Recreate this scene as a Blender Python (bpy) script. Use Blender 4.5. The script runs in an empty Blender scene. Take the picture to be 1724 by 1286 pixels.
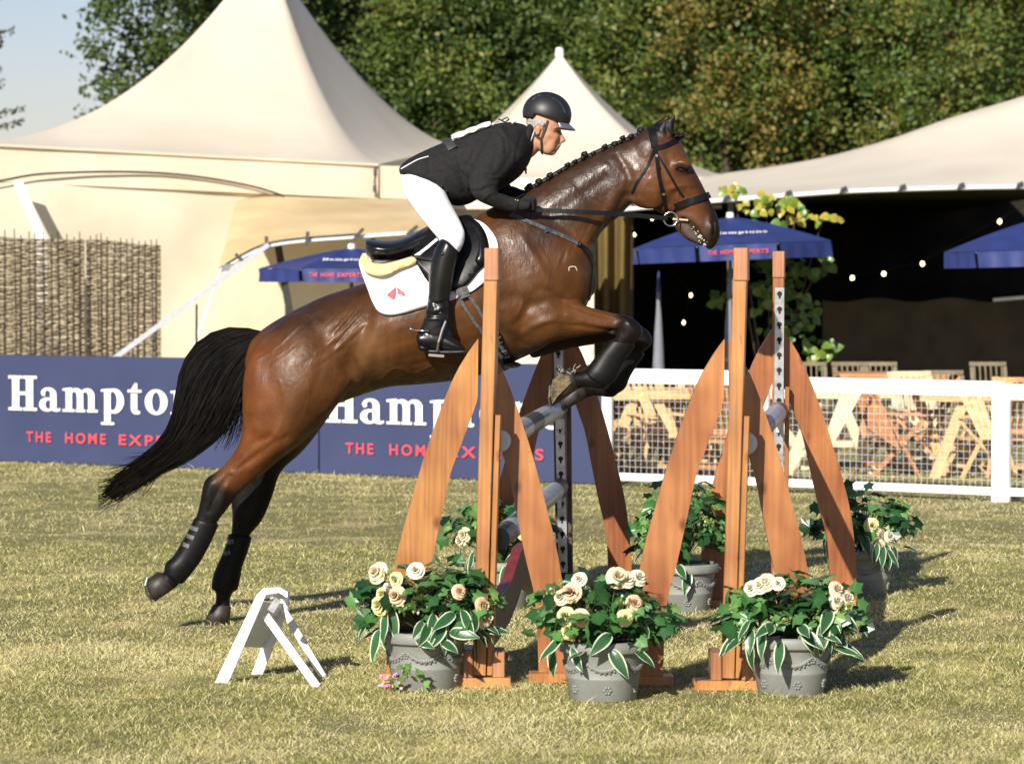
import bpy, bmesh, math, random
import numpy as np
from mathutils import Vector, Matrix, geometry
from mathutils.bvhtree import BVHTree

random.seed(7); rng = np.random.default_rng(7)
SC = bpy.context.scene; COL = SC.collection
# ---------------------------------------------------------------- camera
CAM_H = 1.735; F_PX = 5716.0; CX, CY = 862.0, 643.0
PITCH = math.atan(197 / F_PX)
cam_d = bpy.data.cameras.new('camera'); cam = bpy.data.objects.new('camera', cam_d); COL.objects.link(cam)
cam.location = (0, 0, CAM_H); cam.rotation_euler = (math.pi / 2 - PITCH, 0, 0)
cam_d.sensor_width = 36; cam_d.lens = F_PX / 1724 * 36; cam_d.clip_start = .5; cam_d.clip_end = 2000
cam_d.dof.use_dof = True; cam_d.dof.focus_distance = 15.7; cam_d.dof.aperture_fstop = 5.3
SC.camera = cam
# ---------------------------------------------------------------- light
SUN_EL = math.radians(27.5); AZ = math.atan2(.37, .93)
w = bpy.data.worlds.new('World'); SC.world = w; w.use_nodes = True
nt = w.node_tree; sky = nt.nodes.new('ShaderNodeTexSky'); sky.sky_type = 'NISHITA'; sky.sun_disc = False
sky.sun_elevation = SUN_EL; sky.sun_rotation = math.pi + AZ
sky.air_density = 1.0; sky.dust_density = .4; sky.ozone_density = 2.5
tint_ = nt.nodes.new('ShaderNodeVectorMath'); tint_.operation = 'MULTIPLY'; tint_.inputs[1].default_value = (1.10, .97, 1.08)
nt.links.new(sky.outputs[0], tint_.inputs[0]); nt.links.new(tint_.outputs[0], nt.nodes['Background'].inputs[0]); nt.nodes['Background'].inputs[1].default_value = .068
sd = bpy.data.lights.new('sun', 'SUN'); sd.energy = 5.0; sd.angle = math.radians(.5); sd.color = (1, .94, .84)
so = bpy.data.objects.new('sun', sd); COL.objects.link(so); so.location = (-5, -10, 12)
SUN_DIR = Vector((math.sin(AZ) * math.cos(SUN_EL), math.cos(AZ) * math.cos(SUN_EL), -math.sin(SUN_EL)))
so.rotation_euler = SUN_DIR.to_track_quat('-Z', 'Y').to_euler()
vs = SC.view_settings; vs.view_transform = 'Standard'; vs.look = 'None'; vs.exposure = .48; vs.gamma = 1; vs.use_curve_mapping = False

# ---------------------------------------------------------------- helpers
Fv = Vector((0, math.cos(PITCH), -math.sin(PITCH))); Uv = Vector((0, math.sin(PITCH), math.cos(PITCH)))
CAMP = Vector((0, 0, CAM_H))
def ray(px, py): return Fv + Vector(((px - CX) / F_PX, 0, 0)) + Uv * ((CY - py) / F_PX)
def P(px, py, D):
    d = ray(px, py); return CAMP + d * (D / d.y)
def G(px, py):
    d = ray(px, py); return CAMP + d * (-CAM_H / d.z)
def Pz(px, D, z):
    q = P(px, 446, D); q.z = z; return q
def topx(V):
    V = np.asarray(V) - np.array(CAMP); f = V @ np.array(Fv); u = V @ np.array(Uv)
    return CX + F_PX * V[:, 0] / f, CY - F_PX * u / f

def tag(o, label=None, cat=None, group=None, kind=None):
    if label: o['label'] = label
    if cat: o['category'] = cat
    if group: o['group'] = group
    if kind: o['kind'] = kind
    return o
def thing(name, loc, label, cat, group=None):
    o = bpy.data.objects.new(name, None); o.empty_display_size = .1; COL.objects.link(o); o.location = loc
    return tag(o, label, cat, group)
def wloc(o):
    v = Vector((0, 0, 0))
    while o is not None: v += o.location; o = o.parent
    return v
def link(name, me, parent=None, m=None):
    o = bpy.data.objects.new(name, me); COL.objects.link(o)
    if parent: o.parent = parent
    if m and not me.materials: me.materials.append(m)
    return o
def copy_tree(o, parent=None):
    c = o.copy(); COL.objects.link(c)
    if parent: c.parent = parent
    for ch in o.children: copy_tree(ch, c)
    return c

class MB:
    def __init__(s): s.v = []; s.f = []; s.c = []
    def add(s, vs, fs, col=None):
        n = len(s.v); s.v += [tuple(v) for v in vs]; s.f += [tuple(i + n for i in f) for f in fs]
        s.c += [col or (1, 1, 1)] * len(vs) if not isinstance(col, list) else col
        return s
    def box(s, c, sz, R=None, col=None):
        x, y, z = sz[0] / 2, sz[1] / 2, sz[2] / 2; c = Vector(c)
        p = [Vector(q) for q in ((-x, -y, -z), (x, -y, -z), (x, y, -z), (-x, y, -z), (-x, -y, z), (x, -y, z), (x, y, z), (-x, y, z))]
        if R is not None: p = [R @ q for q in p]
        return s.add([c + q for q in p], [(0, 3, 2, 1), (4, 5, 6, 7), (0, 1, 5, 4), (1, 2, 6, 5), (2, 3, 7, 6), (3, 0, 4, 7)], col)
    def bar(s, a, b, w, d, up=Vector((0, 1, 0)), col=None, w2=None):
        """box from a to b, w across, d along 'up'"""
        a, b = Vector(a), Vector(b); t = (b - a).normalized(); u = (up - t * up.dot(t)).normalized(); r = t.cross(u)
        w2 = w2 or w; vs = []
        for q, ww in ((a, w), (b, w2)):
            for i, j in ((-1, -1), (1, -1), (1, 1), (-1, 1)): vs.append(q + r * i * ww / 2 + u * j * d / 2)
        return s.add(vs, [(3, 2, 1, 0), (4, 5, 6, 7), (0, 1, 5, 4), (1, 2, 6, 5), (2, 3, 7, 6), (3, 0, 4, 7)], col)
    def tube(s, pts, r, n=8, col=None, cap=True, flat=None):
        pts = [Vector(p) for p in pts]; rs = r if isinstance(r, (list, tuple)) else [r] * len(pts)
        base = len(s.v); vs = []; fs = []; up = None
        for i, p in enumerate(pts):
            t = (pts[min(i + 1, len(pts) - 1)] - pts[max(i - 1, 0)])
            t = t.normalized() if t.length > 1e-9 else Vector((0, 0, 1))
            if up is None: up = Vector((0, 0, 1)) if abs(t.z) < .9 else Vector((1, 0, 0))
            u = (up - t * up.dot(t)).normalized(); up = u; v = t.cross(u)
            for k in range(n):
                a = 2 * math.pi * k / n; vs.append(p + (u * math.cos(a) + v * math.sin(a)) * rs[i])
        for i in range(len(pts) - 1):
            for k in range(n):
                k2 = (k + 1) % n; fs.append((i * n + k, i * n + k2, (i + 1) * n + k2, (i + 1) * n + k))
        if cap: fs.append(tuple(range(n))[::-1]); fs.append(tuple(range((len(pts) - 1) * n, len(pts) * n)))
        return s.add(vs, fs, col)
    def lathe(s, prof, c=(0, 0, 0), n=32, col=None, sx=1, sy=1):
        vs = []; fs = []; c = Vector(c); m = len(prof)
        for k in range(n):
            a = 2 * math.pi * k / n
            for r, z in prof: vs.append(c + Vector((math.cos(a) * r * sx, math.sin(a) * r * sy, z)))
        for k in range(n):
            k2 = (k + 1) % n
            for j in range(m - 1): fs.append((k * m + j, k2 * m + j, k2 * m + j + 1, k * m + j + 1))
        return s.add(vs, fs, col)
    def prism(s, poly, off, col=None):
        """poly: 3D points; off: thickness vector"""
        n = len(poly); vs = [Vector(p) for p in poly] + [Vector(p) + Vector(off) for p in poly]
        tri = geometry.tessellate_polygon([[Vector(p) for p in poly]])
        fs = [tuple(t) for t in tri] + [tuple(i + n for i in t[::-1]) for t in tri]
        fs += [(i, (i + 1) % n, n + (i + 1) % n, n + i) for i in range(n)]
        return s.add(vs, fs, col)
    def mesh(s, name, m=None, shift=None, smooth=False, fix=True, colattr=False, bevel=0):
        me = bpy.data.meshes.new(name)
        sh = shift or Vector((0, 0, 0))
        me.from_pydata([(v[0] - sh[0], v[1] - sh[1], v[2] - sh[2]) for v in s.v], [], s.f)
        if colattr:
            a = me.color_attributes.new('Col', 'FLOAT_COLOR', 'POINT')
            a.data.foreach_set('color', np.array([(*c, 1) for c in s.c], dtype=np.float32).ravel())
        if fix or bevel:
            bm = bmesh.new(); bm.from_mesh(me); bmesh.ops.recalc_face_normals(bm, faces=bm.faces)
            if bevel:
                bmesh.ops.bevel(bm, geom=[e for e in bm.edges if len(e.link_faces) == 2 and e.calc_face_angle(0) > .6], offset=bevel, segments=1, affect='EDGES', clamp_overlap=True)
            bm.to_mesh(me); bm.free()
        if smooth: me.shade_smooth()
        if m: me.materials.append(m)
        return me
    def build(s, name, m, parent=None, **k):
        sh = wloc(parent) if parent else None
        return link(name, s.mesh(name, m, sh, **k), parent)

# ---------------------------------------------------------------- materials
def mk(name, c1, c2=None, scale=5, rough=.6, metal=0, bump=0, bscale=None, spec=.5, stretch=(1, 1, 1), detail=5,
       attr=None, coat=0, trans=0, wave=None, emit=0, c3=None, sheen=0, coatr=.1, attrmix='MULTIPLY', clo=.35, chi=.65, bdist=.01, big=None, knots=False):
    m = bpy.data.materials.new(name); m.use_nodes = True; t = m.node_tree; N = t.nodes; L = t.links
    b = N['Principled BSDF']; b.inputs['Roughness'].default_value = rough; b.inputs['Metallic'].default_value = metal
    b.inputs['Specular IOR Level'].default_value = spec
    if coat: b.inputs['Coat Weight'].default_value = coat; b.inputs['Coat Roughness'].default_value = coatr
    if sheen: b.inputs['Sheen Weight'].default_value = sheen
    tc = N.new('ShaderNodeTexCoord'); mp = N.new('ShaderNodeMapping'); mp.inputs['Scale'].default_value = stretch
    L.new(tc.outputs['Object'], mp.inputs[0])
    out = None
    if c2 is not None:
        n = N.new('ShaderNodeTexNoise'); n.inputs['Scale'].default_value = scale; n.inputs['Detail'].default_value = detail
        L.new(mp.outputs[0], n.inputs[0]); cr = N.new('ShaderNodeValToRGB')
        cr.color_ramp.elements[0].position = clo; cr.color_ramp.elements[1].position = chi
        cr.color_ramp.elements[0].color = (*c1, 1); cr.color_ramp.elements[1].color = (*c2, 1)
        if c3 is not None:
            e = cr.color_ramp.elements.new((clo + chi) / 2); e.color = (*c3, 1)
        fac = n.outputs[0]
        if wave:
            wv = N.new('ShaderNodeTexWave'); wv.inputs['Scale'].default_value = wave[0]; wv.inputs['Distortion'].default_value = wave[1]
            wv.inputs['Detail'].default_value = 3; wv.inputs['Detail Scale'].default_value = wave[2]; wv.bands_direction = wave[3]
            L.new(mp.outputs[0], wv.inputs[0]); mx = N.new('ShaderNodeMath'); mx.operation = 'ADD'; ml = N.new('ShaderNodeMath'); ml.operation = 'MULTIPLY'
            ml.inputs[1].default_value = wave[4]; L.new(wv.outputs[1], ml.inputs[0]); L.new(ml.outputs[0], mx.inputs[0]); L.new(n.outputs[0], mx.inputs[1])
            sb = N.new('ShaderNodeMath'); sb.operation = 'SUBTRACT'; sb.inputs[1].default_value = wave[4] / 2; L.new(mx.outputs[0], sb.inputs[0]); fac = sb.outputs[0]
        L.new(fac, cr.inputs[0]); out = cr.outputs[0]
    else:
        rg = N.new('ShaderNodeRGB'); rg.outputs[0].default_value = (*c1, 1); out = rg.outputs[0]
    if big is not None:
        n2 = N.new('ShaderNodeTexNoise'); n2.inputs['Scale'].default_value = big[0]; n2.inputs['Detail'].default_value = 3
        L.new(tc.outputs['Object'], n2.inputs[0]); c2r = N.new('ShaderNodeValToRGB'); c2r.color_ramp.elements[0].position = .35; c2r.color_ramp.elements[1].position = .65
        c2r.color_ramp.elements[0].color = (*big[1], 1); c2r.color_ramp.elements[1].color = (1, 1, 1, 1); L.new(n2.outputs[0], c2r.inputs[0])
        mb_ = N.new('ShaderNodeMix'); mb_.data_type = 'RGBA'; mb_.blend_type = 'MULTIPLY'; mb_.inputs[0].default_value = 1
        L.new(out, mb_.inputs[6]); L.new(c2r.outputs[0], mb_.inputs[7]); out = mb_.outputs[2]
    if knots:
        wn = N.new('ShaderNodeTexNoise'); wn.inputs['Scale'].default_value = 22; wn.inputs['Detail'].default_value = 9; m4 = N.new('ShaderNodeMapping'); m4.inputs['Scale'].default_value = (2.2, 2.2, .45); L.new(tc.outputs['Object'], m4.inputs[0]); L.new(m4.outputs[0], wn.inputs[0])
        wr = N.new('ShaderNodeValToRGB'); wr.color_ramp.elements[0].position = .62; wr.color_ramp.elements[1].position = .70; wr.color_ramp.elements[0].color = (0, 0, 0, 1); wr.color_ramp.elements[1].color = (.55, .55, .55, 1); L.new(wn.outputs[0], wr.inputs[0])
        wm = N.new('ShaderNodeMix'); wm.data_type = 'RGBA'; L.new(wr.outputs[0], wm.inputs[0]); L.new(out, wm.inputs[6]); wm.inputs[7].default_value = (.16, .11, .07, 1); out = wm.outputs[2]
        vo = N.new('ShaderNodeTexVoronoi'); vo.inputs['Scale'].default_value = 1; m3 = N.new('ShaderNodeMapping'); m3.inputs['Scale'].default_value = (7, 7, 4.2); L.new(tc.outputs['Object'], m3.inputs[0]); L.new(m3.outputs[0], vo.inputs[0])
        kr = N.new('ShaderNodeValToRGB'); kr.color_ramp.elements[0].position = .05; kr.color_ramp.elements[1].position = .16; kr.color_ramp.elements[0].color = (.42, .30, .26, 1); kr.color_ramp.elements[1].color = (1, 1, 1, 1); L.new(vo.outputs[0], kr.inputs[0])
        km = N.new('ShaderNodeMix'); km.data_type = 'RGBA'; km.blend_type = 'MULTIPLY'; km.inputs[0].default_value = 1; L.new(out, km.inputs[6]); L.new(kr.outputs[0], km.inputs[7]); out = km.outputs[2]
    if attr:
        a = N.new('ShaderNodeAttribute'); a.attribute_name = attr
        mix = N.new('ShaderNodeMix'); mix.data_type = 'RGBA'; mix.blend_type = attrmix; mix.inputs[0].default_value = 1
        L.new(out, mix.inputs[6]); L.new(a.outputs[0], mix.inputs[7]); out = mix.outputs[2]
    L.new(out, b.inputs['Base Color'])
    if emit: b.inputs['Emission Color'].default_value = (*c1, 1); b.inputs['Emission Strength'].default_value = emit
    if bump:
        n = N.new('ShaderNodeTexNoise'); n.inputs['Scale'].default_value = bscale or scale; n.inputs['Detail'].default_value = 6
        L.new(mp.outputs[0], n.inputs[0]); bp = N.new('ShaderNodeBump'); bp.inputs['Strength'].default_value = bump; bp.inputs['Distance'].default_value = bdist
        L.new(n.outputs[0], bp.inputs['Height']); L.new(bp.outputs[0], b.inputs['Normal'])
    if trans:
        tr = N.new('ShaderNodeBsdfTranslucent'); L.new(out, tr.inputs[0]); ms = N.new('ShaderNodeMixShader'); ms.inputs[0].default_value = trans
        L.new(b.outputs[0], ms.inputs[1]); L.new(tr.outputs[0], ms.inputs[2]); L.new(ms.outputs[0], N['Material Output'].inputs[0])
    return m

M = {}
M['canvas'] = mk('canvas', (.82, .71, .52), (.88, .79, .61), 1.2, .62, bump=.3, bscale=1.3, trans=.1, bdist=.06)
M['canvas2'] = mk('canvas_roof', (.68, .60, .47), (.77, .69, .55), .7, .5, bump=.12, bscale=1.1, trans=.08, bdist=.05)
M['canvas_tan'] = mk('canvas_tan', (.60, .44, .23), (.72, .56, .32), 1.5, .6, bump=.3, bscale=2.5, stretch=(1, 1, 3), trans=.15, bdist=.05)
M['ochre'] = mk('canvas_ochre', (.12, .08, .018), (.16, .105, .025), 2, .8)
M['shade_lining'] = mk('shade_lining', (.016, .014, .012), (.034, .030, .024), 2, .9, spec=.1)  # near-black colour holds the shade inside the marquee
M['black'] = mk('black_webbing', (.03, .03, .03), (.05, .05, .05), 20, .6)
M['white_strap'] = mk('white_strap', (.8, .8, .8), (.7, .7, .7), 30, .6)
M['white_paint'] = mk('white_paint', (.80, .80, .80), (.86, .86, .86), 6, .45, bump=.1, bscale=40)
M['white_paint_worn'] = mk('white_paint_worn', (.62, .61, .58), (.86, .86, .85), 14, .5, bump=.2, bscale=60, clo=.28, chi=.42)
M['wire'] = mk('white_wire', (.55, .56, .58), (.48, .5, .52), 10, .4)
M['navy'] = mk('banner_navy', (.036, .046, .108), (.041, .053, .122), 2, .45, bump=.05, bscale=2)
M['print_white'] = mk('print_white', (.85, .85, .85), rough=.5)
M['print_red'] = mk('print_red', (.70, .07, .09), rough=.5)
M['parasol_blue'] = mk('parasol_blue', (.022, .036, .15), (.028, .046, .19), 6, .55, bump=.3, bscale=12, trans=.12)
M['grey_cover'] = mk('grey_cover', (.16, .17, .20), (.2, .21, .24), 10, .7)
M['wattle'] = mk('wattle_rod', (.11, .085, .05), (.45, .37, .24), 22, .8, bump=.4, bscale=60, clo=.3, chi=.7)
M['wattle_dark'] = mk('wattle_stake', (.02, .014, .009), (.06, .042, .025), 20, .85, bump=.4, bscale=50)
M['teak'] = mk('teak', (.56, .34, .14), (.74, .52, .26), 9, .55, stretch=(1, 1, 6), bump=.1)
M['teak_red'] = mk('teak_red', (.42, .18, .07), (.54, .28, .12), 9, .55, stretch=(1, 1, 6), bump=.1)
M['pale_wood'] = mk('pale_wood', (.62, .50, .30), (.72, .6, .4), 9, .6)
M['metal'] = mk('galvanised_strip', (.38, .39, .40), (.55, .56, .58), 30, .38, metal=.7, bump=.1)
M['hole'] = mk('hole_dark', (.02, .018, .015), rough=.9)
M['trunk'] = mk('bark', (.045, .03, .02), (.09, .062, .042), 6, .9, stretch=(1, 1, .3), bump=.5)
M['leaf'] = mk('tree_leaf', (.9, .9, .9), rough=.55, attr='Col', trans=.28)
M['grass'] = mk('grass_blade', (1, 1, 1), rough=.55, attr='Col', trans=.25, spec=.3)
M['pot'] = mk('grey_pot', (.19, .20, .182), (.25, .26, .235), 9, .55, bump=.25, bscale=70, bdist=.004)
M['plant'] = mk('plant_leaf', (.9, .95, .9), (1, 1, 1), 30, .33, attr='Col', trans=.15, bump=.2, bscale=60, bdist=.003)
M['petal'] = mk('rose_petal', (1, 1, 1), (.94, .92, .9), 40, .55, attr='Col', trans=.25, bump=.15, bscale=80, bdist=.002)
def wood(name, a, b, c, ws=2.2):
    return mk(name, a, b, 3.0, .42, stretch=(6, 6, .55), wave=(ws, 9, 1.2, 'X', .13), c3=c, bump=.18, bscale=24, bdist=.003, coat=.25, coatr=.3, clo=.22, chi=.78, big=(2.6, (.62, .50, .46)), knots=True)
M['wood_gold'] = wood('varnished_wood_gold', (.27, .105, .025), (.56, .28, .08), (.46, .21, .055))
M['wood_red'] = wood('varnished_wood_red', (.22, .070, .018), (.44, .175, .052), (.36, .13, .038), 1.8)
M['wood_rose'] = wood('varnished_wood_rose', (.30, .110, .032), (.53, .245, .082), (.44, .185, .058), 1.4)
M['wood_worn'] = wood('worn_wood', (.20, .10, .045), (.55, .30, .14), (.45, .20, .09), 3)
M['wood_base'] = wood('base_wood', (.40, .18, .05), (.62, .33, .11), (.55, .26, .08), 3)
M['red_brown'] = mk('red_brown_paint', (.16, .016, .014), (.22, .030, .022), 12, .4, bump=.2, bscale=30)
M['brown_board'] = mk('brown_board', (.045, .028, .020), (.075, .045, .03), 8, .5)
M['tube_grey'] = mk('pole_grey', (.30, .31, .33), (.52, .53, .55), 25, .35, bump=.2, bscale=40, metal=.25)
M['tube_white'] = mk('pole_white', (.65, .65, .64), (.80, .80, .80), 20, .4, bump=.1)
M['tube_black'] = mk('pole_black', (.03, .03, .035), (.06, .06, .06), 20, .4)
M['bulb'] = mk('bulb_lit', (1, .78, .42), emit=5)

# ---------------------------------------------------------------- curve/patch tools
def catmull(ps, k=6):
    ps = np.asarray(ps, float); n = len(ps); out = []
    for i in range(n - 1):
        p0 = ps[max(i - 1, 0)]; p1 = ps[i]; p2 = ps[i + 1]; p3 = ps[min(i + 2, n - 1)]
        for j in range(k):
            t = j / k
            out.append(.5 * ((2 * p1) + (-p0 + p2) * t + (2 * p0 - 5 * p1 + 4 * p2 - p3) * t * t + (-p0 + 3 * p1 - 3 * p2 + p3) * t ** 3))
    out.append(ps[-1]); return np.array(out)
def loft(mb, st, n=24, k=4, D=16.2, ex=1.0, shrink=1.0):
    """stations (ax,ay,bx,by,dy,w): edges in photo pixels at distance D+dy, half-width w metres across the picture plane"""
    s = catmull(st, k) if len(st) > 2 else np.array(st, float); vs = []; fs = []
    for ax, ay, bx, by, dy, w_ in s:
        A = P(ax, ay, D + dy); B = P(bx, by, D + dy); c = (A + B) / 2; mj = (A - B) / 2 * shrink; mn = Vector((0, max(w_, .004) * shrink, 0))
        for i in range(n):
            a = 2 * math.pi * i / n; ca, sa = math.cos(a), math.sin(a)
            if ex != 1: ca = math.copysign(abs(ca) ** ex, ca); sa = math.copysign(abs(sa) ** ex, sa)
            vs.append(c + mj * ca + mn * sa)
    m = len(s)
    for i in range(m - 1):
        for q in range(n):
            q2 = (q + 1) % n; fs.append((i * n + q, i * n + q2, (i + 1) * n + q2, (i + 1) * n + q))
    # rounded caps
    for i0, i1 in ((0, 1), (m - 1, m - 2)):
        c0 = sum(vs[i0 * n:(i0 + 1) * n], Vector()) / n; c1 = sum(vs[i1 * n:(i1 + 1) * n], Vector()) / n
        d = (c0 - c1); d = d.normalized() if d.length > 1e-6 else Vector((0, 0, 0)); r = (vs[i0 * n] - c0).length
        ring = [c0 + (v - c0) * .6 + d * r * .28 for v in vs[i0 * n:(i0 + 1) * n]]; b = len(vs); vs += ring; vs.append(c0 + d * r * .38)
        for q in range(n):
            q2 = (q + 1) % n; fs.append((i0 * n + q, i0 * n + q2, b + q2, b + q)); fs.append((b + q, b + q2, b + n))
    mb.add(vs, fs); return mb
def ellipsoid(mb, c, r, R=None, n=16):
    vs = []; fs = []; c = Vector(c); m = n // 2
    for j in range(1, m):
        th = math.pi * j / m
        for i in range(n):
            a = 2 * math.pi * i / n; v = Vector((math.sin(th) * math.cos(a) * r[0], math.sin(th) * math.sin(a) * r[1], math.cos(th) * r[2]))
            vs.append(c + (R @ v if R is not None else v))
    t = Vector((0, 0, r[2])); t = R @ t if R is not None else t; vs += [c + t, c - t]; T = len(vs) - 2
    for j in range(m - 2):
        for i in range(n): i2 = (i + 1) % n; fs.append((j * n + i, j * n + i2, (j + 1) * n + i2, (j + 1) * n + i))
    for i in range(n): i2 = (i + 1) % n; fs.append((T, i2, i)); fs.append((T + 1, (m - 2) * n + i, (m - 2) * n + i2))
    mb.add(vs, fs); return mb
def remesh(mb, vox, smooth_it=4, fac=.5):
    me = mb.mesh('tmp'); o = bpy.data.objects.new('tmp', me); COL.objects.link(o)
    r = o.modifiers.new('r', 'REMESH'); r.mode = 'VOXEL'; r.voxel_size = vox; r.adaptivity = 0
    if smooth_it: s = o.modifiers.new('s', 'SMOOTH'); s.iterations = smooth_it; s.factor = fac
    dg = bpy.context.evaluated_depsgraph_get(); ev = o.evaluated_get(dg); out = bpy.data.meshes.new_from_object(ev)
    bpy.data.objects.remove(o); bpy.data.meshes.remove(me)
    # largest-by-count faces stay quads
    out.shade_smooth(); return out
def mverts(me):
    a = np.empty(len(me.vertices) * 3); me.vertices.foreach_get('co', a); return a.reshape(-1, 3)
def mnorms(me):
    a = np.empty(len(me.vertices) * 3); me.vertices.foreach_get('normal', a); return a.reshape(-1, 3)
def seg_dist(px, py, line, k=5):
    L = catmull(line, k) if len(line) > 2 else np.array(line, float); d = np.full(px.shape, 1e9)
    for (x0, y0), (x1, y1) in zip(L[:-1], L[1:]):
        vx, vy = x1 - x0, y1 - y0; q = vx * vx + vy * vy + 1e-9; t = np.clip(((px - x0) * vx + (py - y0) * vy) / q, 0, 1)
        d = np.minimum(d, np.hypot(px - x0 - t * vx, py - y0 - t * vy))
    return d
def sculpt(me, strokes, taper=True):
    """strokes: (line px, width px, amplitude metres); pushes the sides of the body in or out"""
    V = mverts(me); Nn = mnorms(me); px, py = topx(V); disp = np.zeros(len(V)); side = np.clip(np.abs(Nn[:, 1]) * 1.6, 0, 1)
    for line, wd, amp in strokes:
        if len(line) == 1: d = np.hypot(px - line[0][0], py - line[0][1])
        else: d = seg_dist(px, py, line)
        disp += amp * np.exp(-(d / wd) ** 2) * side
    V = V + Nn * disp[:, None]; me.vertices.foreach_set('co', V.ravel()); me.update(); return me
def inpoly(px, py, poly):
    poly = catmull(list(poly) + [poly[0]], 4); inside = np.zeros(px.shape, bool)
    for (x0, y0), (x1, y1) in zip(poly[:-1], poly[1:]):
        c = ((y0 > py) != (y1 > py)) & (px < (x1 - x0) * (py - y0) / (y1 - y0 + 1e-12) + x0); inside ^= c
    return inside
def bvh_of(me): return BVHTree.FromPolygons([v.co.copy() for v in me.vertices], [tuple(p.vertices) for p in me.polygons])
def surf(bv, px, py, D, far=False):
    if not far:
        d = ray(px, py).normalized(); h = bv.ray_cast(CAMP, d)
    else:
        q = P(px, py, D); h = bv.ray_cast(q + Vector((0, 3, 0)), Vector((0, -1, 0)))
    if h[0] is None:
        q = P(px, py, D); h = bv.find_nearest(q)
    return h[0], h[1]
def strap(mb, bv, line, wd, th=.004, D=16.2, far=False, lift=.003, k=6, smooth=2):
    pts = catmull(line, k) if len(line) > 2 else np.array([np.array(line[0]) + (np.array(line[1]) - np.array(line[0])) * t for t in np.linspace(0, 1, k + 1)])
    hs = [surf(bv, x, y, D, far) for x, y in pts]; p = [h[0] + h[1] * (lift + th / 2) for h in hs]; nn = [h[1].copy() for h in hs]
    for _ in range(smooth):
        p = [p[0]] + [(p[i - 1] + p[i] * 2 + p[i + 1]) / 4 for i in range(1, len(p) - 1)] + [p[-1]]
        nn = [nn[0]] + [(nn[i - 1] + nn[i] * 2 + nn[i + 1]).normalized() for i in range(1, len(p) - 1)] + [nn[-1]]
    ribbon(mb, p, nn, wd, th); return p
def ribbon(mb, p, nn, wd, th):
    vs = []; fs = []
    for i in range(len(p)):
        t = (p[min(i + 1, len(p) - 1)] - p[max(i - 1, 0)]).normalized(); b = t.cross(nn[i]).normalized(); n2 = b.cross(t)
        for a, c in ((-1, -1), (1, -1), (1, 1), (-1, 1)): vs.append(p[i] + b * a * wd / 2 + n2 * c * th / 2)
    for i in range(len(p) - 1):
        for q in range(4): q2 = (q + 1) % 4; fs.append((i * 4 + q, i * 4 + q2, (i + 1) * 4 + q2, (i + 1) * 4 + q))
    e = (len(p) - 1) * 4; fs += [(3, 2, 1, 0), (e, e + 1, e + 2, e + 3)]; mb.add(vs, fs)
def patch(bv, poly, th, lift, D=16.2, step=8, far=False, smooth_poly=4, relax=6, ybow=None):
    """cloth/leather piece lying over a body: outline in photo pixels"""
    if smooth_poly: bp_ = catmull(list(poly) + [poly[0]], smooth_poly)[:-1]
    else: bp_ = np.array(poly, float)
    # resample
    pts = []
    for a, b in zip(bp_, np.roll(bp_, -1, 0)):
        n = max(1, int(np.hypot(*(b - a)) / step + .5))
        for j in range(n): pts.append(a + (b - a) * j / n)
    pts = np.array(pts); x0, y0 = pts.min(0); x1, y1 = pts.max(0)
    gx, gy = np.meshgrid(np.arange(x0 + step / 2, x1, step), np.arange(y0 + step / 2, y1, step)); gx = gx.ravel(); gy = gy.ravel()
    ins = np.zeros(gx.shape, bool)
    for (xa, ya), (xb, yb) in zip(pts, np.roll(pts, -1, 0)):
        c = ((ya > gy) != (yb > gy)) & (gx < (xb - xa) * (gy - ya) / (yb - ya + 1e-12) + xa); ins ^= c
    dmin = np.min(np.hypot(gx[:, None] - pts[None, :, 0], gy[:, None] - pts[None, :, 1]), 1); ins &= dmin > step * .6
    allp = [Vector(p) for p in pts] + [Vector(p) for p in np.stack([gx[ins], gy[ins]], 1)]
    nb = len(pts); vs2, es, fs, _, _, _ = geometry.delaunay_2d_cdt(allp, [(i, (i + 1) % nb) for i in range(nb)], [], 1, 1e-4)
    hs = [surf(bv, v.x, v.y, D, far) for v in vs2]; sg = 1 if far else -1; nm = [h[1] for h in hs]
    def put(v, y): return Vector((P(v.x, v.y, D).x, y, P(v.x, v.y, D).z)) if far else P(v.x, v.y, y)
    pos = [put(v, h[0].y + sg * lift) for v, h in zip(vs2, hs)]
    adj = [set() for _ in vs2]
    for f in fs:
        for i in range(len(f)): adj[f[i]].add(f[(i + 1) % len(f)]); adj[f[(i + 1) % len(f)]].add(f[i])
    for _ in range(relax):   # relax only the depth, keep the outline
        ny = [sum(pos[j].y for j in adj[i]) / len(adj[i]) if adj[i] else pos[i].y for i in range(len(pos))]
        for i in range(len(pos)): yy = ny[i] * .6 + pos[i].y * .4; pos[i] = put(vs2[i], min(yy, pos[i].y + .004) if not far else max(yy, pos[i].y - .004))
        nm = [(nm[i] + sum((nm[j] for j in adj[i]), Vector()) * .5).normalized() for i in range(len(pos))]
    n = len(pos); vs = pos + [pos[i] + (nm[i] * .35 + Vector((0, sg, 0))).normalized() * th for i in range(n)]
    F = [tuple(f) for f in fs] + [tuple(i + n for i in f[::-1]) for f in fs]
    cnt = {}
    for f in fs:
        for i in range(len(f)):
            e = (f[i], f[(i + 1) % len(f)]); cnt[tuple(sorted(e))] = cnt.get(tuple(sorted(e)), 0) + 1
    F += [(a, b, b + n, a + n) for (a, b), c in cnt.items() if c == 1]
    mb = MB(); mb.add(vs, F); return mb
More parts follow.
